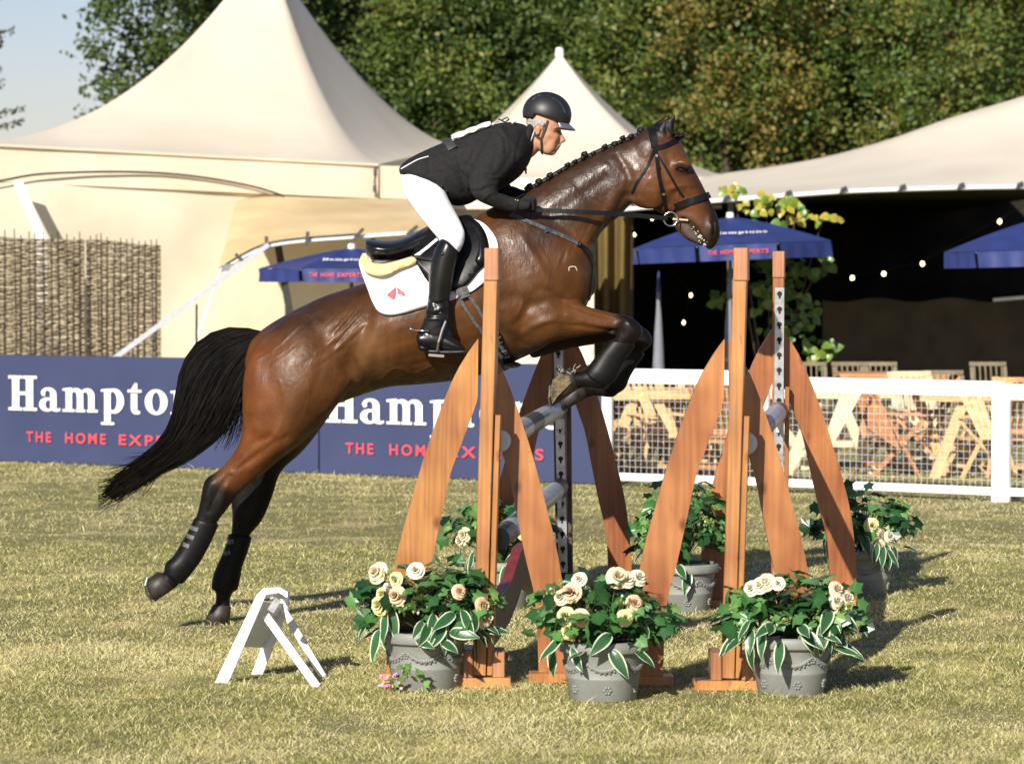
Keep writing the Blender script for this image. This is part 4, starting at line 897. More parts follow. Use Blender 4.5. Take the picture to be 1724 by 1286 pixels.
mb = MB(); mb.bar(P(448, 1036, 14.1), P(536, 1158, 13.93), .034, .03, Vector((0, 1, 0))); mb.build('rear_leg', Wp, es, bevel=.003)
mb = MB(); mb.bar(P(474, 1020, 14.36), P(545, 1140, 14.25), .03, .026, Vector((0, 1, 0))); mb.build('rear_leg', Wp, es, bevel=.003)
mb = MB(); mb.box(P(462, 1018, 14.0), (.03, .02, .06), Matrix.Rotation(.55, 3, 'Y')); mb.build('hinge', M['metal'], es)
mb = MB(); mb.bar(P(460, 1000, 14.05), P(480, 1000, 14.36), .04, .02); mb.build('top_rail', Wp, es)

# ================================================================ FLOWER POTS
IVY = []
def ivymesh(sz, c):
    mb = MB(); pts = []; L = [(0, 1.0), (.5, .55), (.95, .62), (.62, .18), (.72, -.35), (.22, -.22), (0, -.5)]
    half = L + [(-a, b) for a, b in L[-2:0:-1]]; half = [(a * sz * .55, b * sz * .55) for a, b in half]
    vs = [(b + .5 * sz * .55, a, -.35 * (a * a) / sz - .15 * (b ** 2) / sz) for a, b in half]; vs.append((.35 * sz * .55, 0, .03 * sz)); n = len(half)
    cs = [c] * n + [tuple(v * 1.35 for v in c)]
    mb.add(vs, [(i, (i + 1) % n, n) for i in range(n)], cs); return mb.mesh('ivy_leaf', M['plant'], smooth=False, fix=False, colattr=True)
IVY = [ivymesh(.098, c) for c in ((.025, .085, .022), (.045, .135, .035), (.09, .22, .06), (.014, .05, .016))] + [ivymesh(.07, (.15, .27, .07)), ivymesh(.08, (.09, .21, .06)), ivymesh(.075, (.05, .14, .035))]
VAR = [leafmesh('variegated_leaf', .115, .050, c=(.035, .115, .04), edge=(.62, .68, .48), droop=.45, fold=.25), leafmesh('variegated_leaf', .135, .046, c=(.045, .14, .05), edge=(.66, .70, .52), droop=.3, fold=.1)]
def rosemesh(col, r):
    mb = MB(); rr = random.Random(int(r * 1e4))
    for ring, (n, rad, tilt, hh) in enumerate(((3, .25, .15, .9), (4, .5, .45, .85), (5, .78, .85, .7), (6, 1.0, 1.25, .5))):
        for k in range(n):
            a = 2 * math.pi * k / n + ring * .7; vs = []; cs = []; half = math.pi / n * 1.25
            for j in range(4):
                t = j / 3; q = r * (rad * (.35 + .65 * t) + (.16 * max(0, t - .66) * tilt)); z = r * (hh * math.sin(t * 1.5) - .15 * ring * t - (.25 * tilt * max(0, t - .6)))
                for i in range(5):
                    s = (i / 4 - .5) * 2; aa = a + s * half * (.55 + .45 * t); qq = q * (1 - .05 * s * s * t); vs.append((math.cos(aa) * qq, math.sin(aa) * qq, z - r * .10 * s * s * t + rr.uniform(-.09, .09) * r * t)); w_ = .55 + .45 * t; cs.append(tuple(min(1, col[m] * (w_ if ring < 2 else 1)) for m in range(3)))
            mb.add(vs, [(j * 5 + i, j * 5 + i + 1, (j + 1) * 5 + i + 1, (j + 1) * 5 + i) for j in range(3) for i in range(4)], cs)
    return mb.mesh('rose', M['petal'], smooth=True, fix=False, colattr=True)
ROSE = [rosemesh((.88, .82, .42), .038), rosemesh((.88, .62, .42), .0385), rosemesh((.90, .84, .66), .033), rosemesh((.89, .74, .52), .041)]
def small_cluster(c, r, seed, n=14, col=(.28, .38, .08)):
    mb = MB(); rr = random.Random(seed)
    for _ in range(n):
        d = Vector((rr.uniform(-1, 1), rr.uniform(-1, .2), rr.uniform(-.3, 1))).normalized(); b = c + d * r * rr.uniform(.4, 1); mb.tube([c, b], .0012, 4, (.15, .2, .04)); cc = rr.choice([col, (.20, .05, .03), (.34, .42, .10)]); ellipsoid(mb, b, (.0055, .0055, .008), n=6); mb.c[-26:] = [cc] * 26 if len(mb.c) >= 26 else mb.c[-26:]
    mb.c = (mb.c + [col] * len(mb.v))[:len(mb.v)]; return mb
def pot_mesh(mb, c, s=1):
    mb.lathe([(0, .0), (.130, .0), (.134, .006), (.146, .085), (.149, .090), (.149, .096), (.147, .100), (.160, .188), (.163, .192), (.176, .194), (.181, .200), (.181, .232), (.175, .240), (.160, .240), (.150, .222), (0, .215)], c, 48); return mb
def relief(mb, c, a, z, rr_, kind):
    """raised rosette or garland on the pot wall at angle a"""
    R = lambda zz: .134 + (zz - .006) * .138 + .002
    if kind == 'r':
        for k in range(6): t = 2 * math.pi * k / 6; zz = z + math.sin(t) * rr_ * .62; aa = a + math.cos(t) * rr_ * .62 / .15; ellipsoid(mb, c + Vector((math.cos(aa) * R(zz), math.sin(aa) * R(zz), zz)), (rr_ * .33, rr_ * .33, rr_ * .33), n=8)
        ellipsoid(mb, c + Vector((math.cos(a) * R(z), math.sin(a) * R(z), z)), (rr_ * .25,) * 3, n=8)
    else:
        for k in range(15):
            s = (k / 14 - .5) * 2; zz = z - .026 * (1 - s * s); aa = a + s * .42; ellipsoid(mb, c + Vector((math.cos(aa) * R(zz), math.sin(aa) * R(zz), zz)), (.008 + .004 * (1 - abs(s)),) * 3, n=8)
            if k % 2: ellipsoid(mb, c + Vector((math.cos(aa + .03) * R(zz), math.sin(aa + .03) * R(zz), zz - .010)), (.007,) * 3, n=6)
def flowerpot(px, py, label, roses, n_ivy, n_var, seed, wid=(.30, .24), hgt=.20, var_side=0, zc=.36, sc=1.0, angs=(-1.57, )):
    g = G(px, py); rr = random.Random(seed); root = thing('flower_pot', tuple(g), label, 'flower pot', 'grey pots of silk roses and ivy'); c = Vector((g.x, g.y, 0))
    pot_mesh(MB(), c).build('pot', M['pot'], root, smooth=True).data.shade_smooth()
    for a in (-1.57, -.55, -2.6, .6, 2.2):
        mb = MB(); relief(mb, c, a, .155, .02, 'g'); mb.build('garland', M['pot'], root, smooth=True); mb = MB(); relief(mb, c, a + .52, .150, .017, 'r'); mb.build('rosette', M['pot'], root, smooth=True)
        mb = MB(); relief(mb, c, a + .1, .05, .020, 'r'); mb.build('rosette', M['pot'], root, smooth=True)
    mb = MB(); mb.lathe([(0, .232), (.15, .23), (.165, .226)], c, 20); mb.build('soil', M['hole'], root)
    W, Dp = wid
    stm = MB()
    for k in range(n_ivy):
        th = rr.random() * 6.283; ph = math.acos(1 - rr.random() * 1.38); d = Vector((math.cos(th) * math.sin(ph), math.sin(th) * math.sin(ph), math.cos(ph))); q = rr.uniform(.5, 1.04)
        p = c + Vector((d.x * W * q, d.y * Dp * q, .26 + (zc - .26) + d.z * hgt * q)); 
        if p.z < .17: p.z = .17 + rr.random() * .05
        dd = Vector((d.x, d.y, d.z * .4 - .35)) + Vector((rr.uniform(-.7, .7), rr.uniform(-.7, .7), rr.uniform(-.4, .5))); up = d + Vector((rr.uniform(-.4, .4), rr.uniform(-.8, .2), rr.uniform(.0, .6)))
        place_leaf(rr.choice(IVY), p, dd, up, root, rr.uniform(.7, 1.15) * sc, 'ivy_leaf')
        if k % 3 == 0: stm.tube([c + Vector((0, 0, .22)), c.lerp(p, .5) + Vector((0, 0, .2)), p], .002, 4)
    for k in range(n_var):
        th = -math.pi / 2 + (rr.random() - .5) * 3.3; 
        if var_side: th = -math.pi / 2 + var_side * rr.uniform(-.2, 1.5)
        rad = rr.uniform(.16, .24) * W / .28; p = c + Vector((math.cos(th) * rad, math.sin(th) * min(rad, .2), rr.uniform(.20, .36))); dd = Vector((math.cos(th) * .55 + rr.uniform(-.6, .6), math.sin(th) * .6, rr.uniform(-1.2, .1))); up = Vector((math.cos(th), math.sin(th), .5)) + Vector((rr.uniform(-.7, .7), -.3, rr.uniform(-.2, .8)))
        place_leaf(rr.choice(VAR), p, dd, up, root, rr.uniform(.75, 1.15), 'variegated_leaf')
    for (rx, ry, kind) in roses:
        t = Vector(P(rx, ry, g.y)); cc = c + Vector((0, 0, zc - .04)); hx = (t.x - c.x) / W; hz = (t.z - zc) / (hgt + .06); dy = -Dp * math.sqrt(max(.12, 1 - hx * hx - hz * hz)) * .95
        D2 = g.y + dy; t = P(rx, ry, D2); d = (t - cc); d.z = d.z * .5 + .03; d.y -= .12; d.normalize()
        o = bpy.data.objects.new('rose', ROSE[kind]); COL.objects.link(o); o.parent = root; o.location = t - wloc(root); o.rotation_euler = d.to_track_quat('Z', 'Y').to_euler(); s_ = rr.uniform(.82, 1.15) * sc; o.scale = (s_,) * 3
        stm.tube([c + Vector((0, 0, .22)), t], .003, 4)
        if rr.random() < .3: small_cluster(t + Vector((rr.uniform(-.05, .05), .01, rr.uniform(-.05, .04))), .05, rr.random()).build('berry_sprig', M['petal'], root, fix=False, colattr=True)
    for k in range(2):
        a_ = rr.uniform(-1, 1); p = c + Vector((a_ * W * .85, -Dp * math.sqrt(1 - a_ * a_ * .8) * .9, zc + rr.uniform(-.10, .12))); small_cluster(p, .04, seed * 7 + k, 9, (.28, .38, .08)).build('berry_sprig', M['petal'], root, fix=False, colattr=True)
    stm.build('stem', M['plant_stem'], root); return root
M['plant_stem'] = mk('plant_stem', (.06, .11, .03), rough=.6)
flowerpot(716, 1158, 'near left flower pot with cream roses and long white edged leaves over its rim', [(636, 964, 3), (665, 975, 0), (645, 1000, 0), (667, 1003, 1), (640, 1018, 0), (773, 996, 1), (655, 990, 2), (700, 960, 2), (812, 1020, 1), (815, 1040, 3)], 225, 26, 3, wid=(.285, .20), hgt=.19, zc=.35)
flowerpot(1015, 1176, 'middle flower pot with ivy and peach roses between the two near jump stands', [(962, 997, 1), (952, 1037, 0), (958, 1062, 0), (977, 1040, 1), (1040, 972, 3), (1055, 975, 2), (1075, 972, 2), (1068, 1016, 1), (1052, 1040, 0), (945, 1005, 2), (975, 975, 2)], 255, 8, 5, wid=(.275, .21), hgt=.19, zc=.315)
flowerpot(1331, 1167, 'near right flower pot with white roses and drooping white edged leaves', [(1280, 985, 2), (1290, 980, 3), (1310, 982, 2), (1408, 992, 3), (1408, 1012, 2), (1417, 1036, 1), (1425, 1008, 2), (1265, 990, 2)], 225, 24, 8, wid=(.285, .21), hgt=.17, zc=.32)
flowerpot(846, 1022, 'far left flower pot half hidden behind the filler board and left stand', [(782, 900, 3), (776, 908, 2), (881, 899, 0), (858, 900, 1), (876, 893, 2)], 150, 12, 11, wid=(.27, .2), hgt=.16, zc=.40)
flowerpot(1150, 1027, 'far middle flower pot with dark tall ivy behind the near right stand', [], 200, 4, 14, wid=(.24, .2), hgt=.26, zc=.40)
flowerpot(1452, 1000, 'far right flower pot with cream roses behind the outermost jump leg', [(1475, 893, 2), (1480, 918, 3), (1498, 903, 2), (1463, 925, 2), (1468, 885, 0)], 165, 12, 17, wid=(.26, .2), hgt=.18, zc=.38)
# little pink flowers on the turf
g = G(668, 1166); pk = thing('pink_flowers', tuple(g), 'tiny sprig of pink flowers on the turf at the foot of the near left pot', 'flowers'); rr = random.Random(5); mb = MB(); PK = ((.8, .35, .5), (.85, .6, .7))
for k in range(26):
    p = g + Vector((rr.uniform(-.075, .02), rr.uniform(-.05, .05), rr.uniform(.02, .075))); s0 = len(mb.v); ellipsoid(mb, p, (.009, .009, .007), n=6); mb.c[s0:] = [rr.choice(PK)] * (len(mb.v) - s0)
mb.c = (mb.c + [PK[0]] * len(mb.v))[:len(mb.v)]; mb.build('blossom', M['petal'], pk, fix=False, colattr=True)
for k in range(12): place_leaf(IVY[4], g + Vector((rr.uniform(-.02, .11), rr.uniform(-.04, .04), rr.uniform(.02, .10))), (rr.uniform(-1, 1), -.4, rr.uniform(-.2, 1)), (0, -1, .6), pk, rr.uniform(.45, .8), 'leaf')
# ================================================================ HORSE
HD = 16.2
def mk_coat():
    m = bpy.data.materials.new('bay_coat'); m.use_nodes = True; t = m.node_tree; N = t.nodes; L = t.links; b = N['Principled BSDF']
    a = N.new('ShaderNodeAttribute'); a.attribute_name = 'Col'; tc = N.new('ShaderNodeTexCoord')
    def noise(sc, st=(1, 1, 1), det=6):
        mp = N.new('ShaderNodeMapping'); mp.inputs['Scale'].default_value = st; L.new(tc.outputs['Object'], mp.inputs[0]); n = N.new('ShaderNodeTexNoise'); n.inputs['Scale'].default_value = sc; n.inputs['Detail'].default_value = det; L.new(mp.outputs[0], n.inputs[0]); return n
    n1 = noise(9); r1 = N.new('ShaderNodeMapRange'); r1.inputs[1].default_value = .3; r1.inputs[2].default_value = .7; r1.inputs[3].default_value = .75; r1.inputs[4].default_value = 1.25; L.new(n1.outputs[0], r1.inputs[0])
    mx = N.new('ShaderNodeVectorMath'); mx.operation = 'SCALE'; L.new(a.outputs[0], mx.inputs[0]); L.new(r1.outputs[0], mx.inputs['Scale']); L.new(mx.outputs[0], b.inputs['Base Color'])
    # wetness: alpha of the paint drives gloss
    n2 = noise(26, (1, 1, .6)); r2 = N.new('ShaderNodeMapRange'); r2.inputs[1].default_value = .35; r2.inputs[2].default_value = .68; r2.inputs[3].default_value = .36; r2.inputs[4].default_value = .58; L.new(n2.outputs[0], r2.inputs[0])
    rw = N.new('ShaderNodeMath'); rw.operation = 'MULTIPLY_ADD'; rw.inputs[1].default_value = -.06; L.new(a.outputs['Alpha'], rw.inputs[0]); L.new(r2.outputs[0], rw.inputs[2]); L.new(rw.outputs[0], b.inputs['Roughness']); sp_ = N.new('ShaderNodeMapRange'); sp_.inputs[1].default_value = 0; sp_.inputs[2].default_value = .9; sp_.inputs[3].default_value = .14; sp_.inputs[4].default_value = .5; L.new(a.outputs['Alpha'], sp_.inputs[0]); L.new(sp_.outputs[0], b.inputs['Specular IOR Level'])
    cw = noise(14, (1, 1, .8), 6); cr_ = N.new('ShaderNodeMapRange'); cr_.inputs[1].default_value = .48; cr_.inputs[2].default_value = .72; cr_.inputs[3].default_value = .0; cr_.inputs[4].default_value = .20; L.new(cw.outputs[0], cr_.inputs[0]); L.new(cr_.outputs[0], b.inputs['Coat Weight']); b.inputs['Coat Roughness'].default_value = .27
    b.inputs['Sheen Weight'].default_value = .0; b.inputs['Sheen Roughness'].default_value = .4
    n3 = noise(120, (1, 1, .3), 6); n4 = noise(40, (1, 1, .8), 7)
    bp = N.new('ShaderNodeBump'); bp.inputs['Strength'].default_value = .6; bp.inputs['Distance'].default_value = .0025; L.new(n3.outputs[0], bp.inputs['Height'])
    b2 = N.new('ShaderNodeBump'); b2.inputs['Distance'].default_value = .006; L.new(n4.outputs[0], b2.inputs['Height']); L.new(bp.outputs[0], b2.inputs['Normal'])
    ws = N.new('ShaderNodeMapRange'); ws.inputs[3].default_value = .25; ws.inputs[4].default_value = .62; L.new(a.outputs['Alpha'], ws.inputs[0]); L.new(ws.outputs[0], b2.inputs['Strength'])
    L.new(b2.outputs[0], b.inputs['Normal']); return m
M['coat'] = mk_coat()
M['hair'] = mk('black_hair', (.004, .0035, .0035), (.009, .007, .006), 40, .5, spec=.28)
M['hoof'] = mk('hoof_horn', (.012, .010, .009), (.04, .032, .025), 30, .5, bump=.3, bscale=80, bdist=.003)
M['leather'] = mk('black_leather', (.004, .004, .0045), (.008, .0075, .0075), 30, .36, bump=.15, bscale=60, spec=.28, bdist=.002)
M['bootlea'] = mk('boot_leather', (.005, .005, .0055), (.009, .009, .009), 20, .27, bump=.12, bscale=30, spec=.42, bdist=.003)
M['neoprene'] = mk('tendon_boot_shell', (.004, .004, .0042), (.007, .007, .007), 40, .42, spec=.16, bump=.15, bscale=120, bdist=.002)
M['strapgrey'] = mk('worn_strap', (.045, .045, .05), (.11, .11, .11), 60, .35)
M['silver'] = mk('steel', (.6, .6, .6), rough=.2, metal=1)
M['padwhite'] = mk('quilted_white_cotton', (.80, .80, .81), (.86, .86, .86), 10, .8, bump=.12, bscale=40, bdist=.004)
M['fleece'] = mk('tan_fleece', (.60, .44, .20), (.75, .59, .32), 60, .95, bump=.7, bscale=160, bdist=.005)
M['eye'] = mk('eye', (.008, .005, .004), rough=.08, spec=.8)
M['foam'] = mk('foam', (.34, .32, .27), (.58, .56, .50), 60, .5, bump=.6, bscale=120, bdist=.004)
M['nostril'] = mk('nostril_dark', (.006, .004, .004), rough=.7)

hb = MB()
# trunk
loft(hb, [(440, 556, 418, 640, 0, .12), (462, 541, 440, 672, 0, .20), (500, 520, 482, 690, 0, .245), (545, 499, 540, 688, 0, .26), (600, 481, 600, 668, 0, .27), (650, 464, 652, 652, 0, .29), (700, 436, 708, 647, 0, .30), (750, 402, 770, 640, 0, .30), (798, 366, 828, 626, 0, .285), (845, 342, 872, 606, 0, .25), (893, 330, 915, 585, 0, .225), (945, 352, 955, 555, 0, .20), (980, 392, 982, 525, 0, .16), (999, 440, 994, 500, 0, .08)], n=40, ex=1.0)
# neck
loft(hb, [(800, 366, 905, 585, 0, .16), (850, 342, 965, 540, 0, .16), (888, 322, 1001, 476, 0, .145), (925, 302, 1002, 437, 0, .13), (965, 279, 1004, 412, 0, .115), (1010, 256, 1014, 390, 0, .10), (1058, 237, 1040, 367, 0, .095), (1100, 217, 1066, 340, 0, .09)], n=32)
# head
loft(hb, [(1098, 215, 1058, 262, 0, .075), (1120, 214, 1058, 292, 0, .10), (1143, 236, 1062, 322, 0, .108), (1157, 262, 1076, 340, 0, .10), (1168, 284, 1092, 348, 0, .085), (1179, 304, 1110, 358, 0, .070), (1189, 324, 1126, 366, 0, .060), (1198, 343, 1140, 376, 0, .054), (1206, 360, 1150, 386, 0, .052), (1212, 379, 1164, 390, 0, .054), (1212, 398, 1172, 398, 0, .054), (1206, 412, 1184, 412, 0, .045), (1199, 419, 1190, 418, 0, .03)], n=28)
# lower lip and chin
loft(hb, [(1150, 368, 1132, 378, 0, .045), (1160, 378, 1142, 390, 0, .042), (1168, 390, 1153, 402, 0, .04), (1176, 402, 1165, 408, 0, .036), (1182, 411, 1175, 413, 0, .025)], n=20)
# cheek (jaw) muscle
for s in (-1, 1):
    ellipsoid(hb, P(1092, 305, HD + s * .062), (.13, .052, .135)); ellipsoid(hb, P(1150, 277, HD + s * .072), (.042, .028, .034))  # brow
    ellipsoid(hb, P(1200, 385, HD + s * .03), (.03, .034, .05))
    # ears
    t = s * .055 if s > 0 else s * .055; ox = -9 if s > 0 else 0
    loft(hb, [(1106 + ox, 228, 1131 + ox, 232, t, .028), (1106 + ox, 216, 1136 + ox, 222, t * 1.1, .026), (1113 + ox, 206, 1136 + ox, 212, t * 1.15, .018), (1126 + ox, 199, 1138 + ox, 201, t * 1.2, .009), (1132 + ox, 192, 1138 + ox, 194, t * 1.25, .006)], n=16)
# haunches and hind legs
def hind(st, dy, w): loft(hb, [(a, b, c, d, dy * f, ww) for (a, b, c, d, f, ww) in st], n=28)
hind([(448, 560, 600, 530, .75, .10), (420, 600, 606, 585, .85, .145), (409, 642, 598, 640, .95, .155), (408, 690, 566, 684, 1, .14), (407, 730, 524, 732, 1.02, .115), (393, 763, 476, 770, 1.02, .085), (369, 790, 430, 808, 1.0, .062), (345, 808, 404, 829, 1.0, .050), (338, 838, 387, 851, 1.0, .046), (329, 872, 364, 882, .98, .036), (308, 908, 345, 913, .96, .036), (291, 936, 325, 948, .96, .036), (279, 952, 310, 970, .95, .042), (273, 966, 300, 985, .95, .036), (262, 968, 292, 992, .95, .040)], -.17, 1)
hind([(450, 600, 600, 570, .75, .12), (430, 660, 590, 640, .95, .14), (425, 715, 555, 700, 1, .12), (415, 765, 512, 757, 1, .085), (396, 806, 474, 793, 1, .062), (389, 838, 458, 838, 1.0, .052), (391, 868, 441, 876, 1.0, .048), (388, 905, 418, 905, .98, .036), (376, 935, 410, 935, .96, .036), (364, 962, 402, 966, .96, .038), (360, 984, 398, 986, .95, .044), (364, 1004, 388, 1006, .95, .036), (360, 1022, 388, 1024, .95, .04)], .17, 1)
# fore legs
def fore(st, dy, dx=0, dyp=0): loft(hb, [(a + dx, b + dyp, c + dx, d + dyp, dy * f, ww) for (a, b, c, d, f, ww) in st], n=28)
FL1 = [(860, 420, 880, 590, .8, .085), (905, 440, 893, 587, .9, .10), (940, 498, 918, 580, 1, .088), (968, 508, 947, 572, 1, .070), (1000, 519, 985, 566, 1, .056), (1032, 527, 1014, 562, 1, .046), (1056, 531, 1034, 556, 1, .045), (1077, 545, 1038, 560, 1, .046), (1082, 564, 1036, 568, 1, .045), (1064, 582, 1028, 578, 1, .034), (1052, 598, 1016, 592, 1, .033), (1038, 620, 1002, 608, 1, .035), (1030, 640, 990, 620, 1, .041), (1016, 655, 978, 626, 1, .036), (985, 652, 966, 625, 1, .034), (968, 658, 955, 620, 1, .038)]
fore(FL1, -.14); fore(FL1, .14, 16, 14)
hme = remesh(hb, .0085, 5, .5)
# ---- anatomy: ridges (+) and grooves (-), px lines
ST = [
 ([(1000, 470), (985, 440), (955, 400), (920, 372), (885, 352)], 11, -.006),                 # front of shoulder
 ([(930, 505), (900, 455), (870, 410), (850, 375)], 22, .010), ([(905, 520), (865, 500), (830, 520), (845, 560)], 12, -.008),
 ([(900, 470), (868, 540)], 26, .012), ([(945, 505), (900, 512), (868, 545)], 8, -.007),
 ([(885, 583), (850, 560), (842, 530)], 9, -.008),
 ([(1000, 410), (1030, 370), (1052, 330)], 8, -.011), ([(960, 440), (1010, 380), (1045, 320), (1070, 280)], 12, .006), # jugular groove
 ([(930, 340), (985, 300), (1040, 265), (1080, 245)], 22, .008), ([(900, 380), (960, 340), (1020, 300)], 9, -.006),
 ([(1040, 262), (1062, 300), (1066, 330)], 7, -.009),
 ([(604, 488), (590, 515), (575, 545), (556, 575)], 6, .006), ([(600, 470), (622, 510), (610, 560), (585, 620)], 13, -.012),   # flank hollow
 ([(628, 655), (600, 620), (580, 590)], 7, -.009), ([(640, 520), (628, 580), (600, 640)], 12, .006),
 ([(545, 600), (570, 640), (560, 690)], 20, .008), ([(455, 560), (450, 620), (470, 690), (450, 740)], 12, -.004),
 ([(500, 560), (520, 620), (505, 680), (470, 735)], 24, .010), ([(430, 600), (428, 660), (430, 720)], 10, .006),
 ([(395, 770), (420, 750), (455, 735)], 7, -.006), ([(420, 790), (455, 765), (490, 745)], 7, .005), ([(385, 800), (365, 830), (352, 860)], 4, -.006), ([(355, 815), (347, 835)], 6, .006), ([(380, 820), (372, 850), (352, 885)], 5, .005),
 ([(640, 600), (720, 575), (800, 560)], 12, .004), ([(700, 612), (760, 603), (820, 600)], 6, -.004),
 ([(700, 560), (705, 600)], 5, -.003), ([(730, 550), (735, 595)], 5, -.003), ([(675, 560), (678, 610)], 5, -.003), ([(655, 555), (655, 610)], 5, -.003),
 ([(960, 515), (1000, 530), (1040, 540)], 3, -.006), ([(955, 530), (1000, 545), (1035, 550)], 3.2, .0045), ([(970, 522), (1010, 535), (1045, 540)], 2.6, .004), ([(950, 545), (1000, 553), (1030, 557)], 3, -.005), ([(1040, 540), (1035, 560)], 3, .004), ([(1060, 545), (1068, 560)], 4, .005), ([(1050, 545), (1048, 562)], 3, -.004),
 ([(1075, 335), (1090, 347), (1108, 352), (1125, 350)], 5, .004), ([(1105, 262), (1120, 300), (1118, 340)], 7, -.006), ([(1130, 318), (1152, 312), (1168, 312)], 4, .006), ([(1140, 325), (1160, 335)], 7, -.006),
 ([(1130, 292), (1145, 298), (1160, 297)], 3.5, -.004), ([(1134, 277), (1148, 273), (1158, 279)], 4, .008), ([(1146, 287)], 6, -.007), ([(1122, 262), (1128, 276)], 6, -.008),
 ([(1202, 372), (1206, 384), (1202, 396)], 4, -.014), ([(1195, 366), (1193, 385), (1196, 400)], 5, .005), ([(1210, 370), (1211, 385)], 4, .004),
 ([(1150, 369), (1166, 380), (1178, 396), (1187, 412)], 2.6, -.016), ([(1146, 362), (1164, 366), (1180, 378)], 5, .004),
 ([(1110, 206), (1120, 220)], 5, -.006), ([(1122, 207), (1124, 225)], 4, -.010),
]
# veins and tendons
for ln in ([(700, 628), (740, 612), (775, 615), (810, 600)], [(640, 640), (665, 620), (690, 628)], [(905, 548), (930, 540), (955, 545), (985, 540)], [(1150, 318), (1142, 330), (1148, 345), (1140, 355)], [(1160, 318), (1165, 332), (1176, 345)], [(1096, 300), (1108, 318), (1104, 335)],
           [(470, 640), (480, 680), (470, 720), (440, 760)], [(500, 610), (520, 650), (515, 690)], [(430, 745), (410, 775), (385, 800)], [(860, 470), (880, 500), (870, 530)], [(910, 420), (925, 450), (920, 480)], [(1000, 330), (1020, 345), (1015, 365)], [(940, 370), (965, 385), (975, 410)]): ST.append((ln, 1.8, .0028))
ST += [([(880, 400), (905, 440), (925, 480)], 7, .006), ([(820, 480), (845, 540), (835, 580)], 8, -.005), ([(880, 560), (905, 545), (935, 535)], 6, .006), ([(770, 520), (800, 560), (815, 600)], 9, .004), ([(960, 300), (990, 330), (1000, 370)], 10, -.005), ([(1020, 280), (1035, 310), (1030, 345)], 9, .005), ([(520, 540), (545, 580), (535, 640), (500, 700)], 9, -.003), ([(575, 690), (545, 705), (515, 735)], 6, -.005), ([(395, 790), (420, 775), (450, 752), (480, 735)], 5, -.005)]
# skin wrinkles over the flank
r_ = random.Random(3)
for k in range(17):
    t = k / 16; x0 = 560 + 40 * t + r_.uniform(-6, 6) - 62 * (k % 3 == 0); y0 = 538 + 10 * t + (k % 5) * 6; L = r_.uniform(35, 80)
    ST.append(([(x0 + 18, y0 - 18 - 4), (x0 - L * .4, y0 + L * .32), (x0 - L * .95, y0 + L * .62 + 6)], 1.9, .0021 if k % 2 else -.002))
for k in range(6): ST.append(([(598 + k * 3, 505 + k * 6), (585 + k * 2, 528 + k * 5), (566, 548 + k * 8)], 2.2, .003 * (1 if k % 2 else -1)))
for k in range(7): ST.append(([(1000 - k * 9, 375 + k * 9), (985 - k * 8, 395 + k * 9)], 2.5, .003 * (-1) ** k))
sculpt(hme, ST)
V = mverts(hme); vx, vy = topx(V); Nn = mnorms(hme)
base = np.array([.088, .0335, .0090]); red = np.array([.128, .040, .0100]); dark = np.array([.016, .0085, .0055]); blk = np.array([.0055, .0045, .004]); tan = np.array([.17, .085, .032])
col = np.tile(base, (len(V), 1)); wet = np.full(len(V), .15)
def mixin(c, wgt): 
    global col
    wgt = np.clip(wgt, 0, 1)[:, None]; col = col * (1 - wgt) + np.asarray(c) * wgt
nz = vnoise(V[:, 0] + 20, V[:, 2] + 20, 6, 5) ; nz2 = vnoise(V[:, 0] + 20, V[:, 2] + 20, 17, 6)
mixin(red, np.exp(-(seg_dist(vx, vy, [(430, 620), (440, 700), (420, 780)]) / 40) ** 2))
mixin(red, .7 * np.exp(-(seg_dist(vx, vy, [(1080, 250), (1120, 300), (1150, 340)]) / 40) ** 2))
mixin(tan, .55 * np.exp(-(seg_dist(vx, vy, [(640, 620), (630, 580), (600, 650)]) / 16) ** 2))
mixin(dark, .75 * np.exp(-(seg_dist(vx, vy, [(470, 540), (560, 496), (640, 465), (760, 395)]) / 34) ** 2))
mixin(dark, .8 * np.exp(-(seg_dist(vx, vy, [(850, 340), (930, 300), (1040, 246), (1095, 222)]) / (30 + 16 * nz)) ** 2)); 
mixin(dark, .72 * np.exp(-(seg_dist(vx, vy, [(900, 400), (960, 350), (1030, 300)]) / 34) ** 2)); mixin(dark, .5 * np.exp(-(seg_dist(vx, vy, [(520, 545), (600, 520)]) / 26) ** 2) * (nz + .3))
mixin(blk, 1.0 * np.exp(-(seg_dist(vx, vy, [(1100, 206), (1120, 214), (1130, 210)]) / 16) ** 4))
def paintpoly(c, poly, soft=0): mixin(c, inpoly(vx, vy, poly).astype(float))
lo = lambda d, s=10: 1 / (1 + np.exp(-d / s))
isfar = V[:, 1] > HD + .03
# hind near: black below the hock front; hind far
hk = seg_dist(vx, vy, [(372, 812), (352, 850), (320, 925), (290, 975), (268, 1000)]); mixin(blk, ((hk < 62) & (vy > 770)).astype(float) * lo(((vy - 812) * .78 - (vx - 378) * 1.1) + (nz2 - .5) * 26, 5) * (~isfar))
mixin(blk, isfar * (vx < 600) * lo(vy - 760 + (nz2 - .5) * 20, 9))
mixin(blk, lo((vx - 1030) * 1.0 + (vy - 540) * .3 + (nz2 - .5) * 22, 5) * (vy > 515) * (vx < 1120) * (vx > 940))
mixin(blk, ((vx > 940) & (vy > 592) & (vx < 1120)).astype(float))
mixin(blk, .85 * isfar * ((vx > 880) & (vx < 1120) & (vy > 520)))
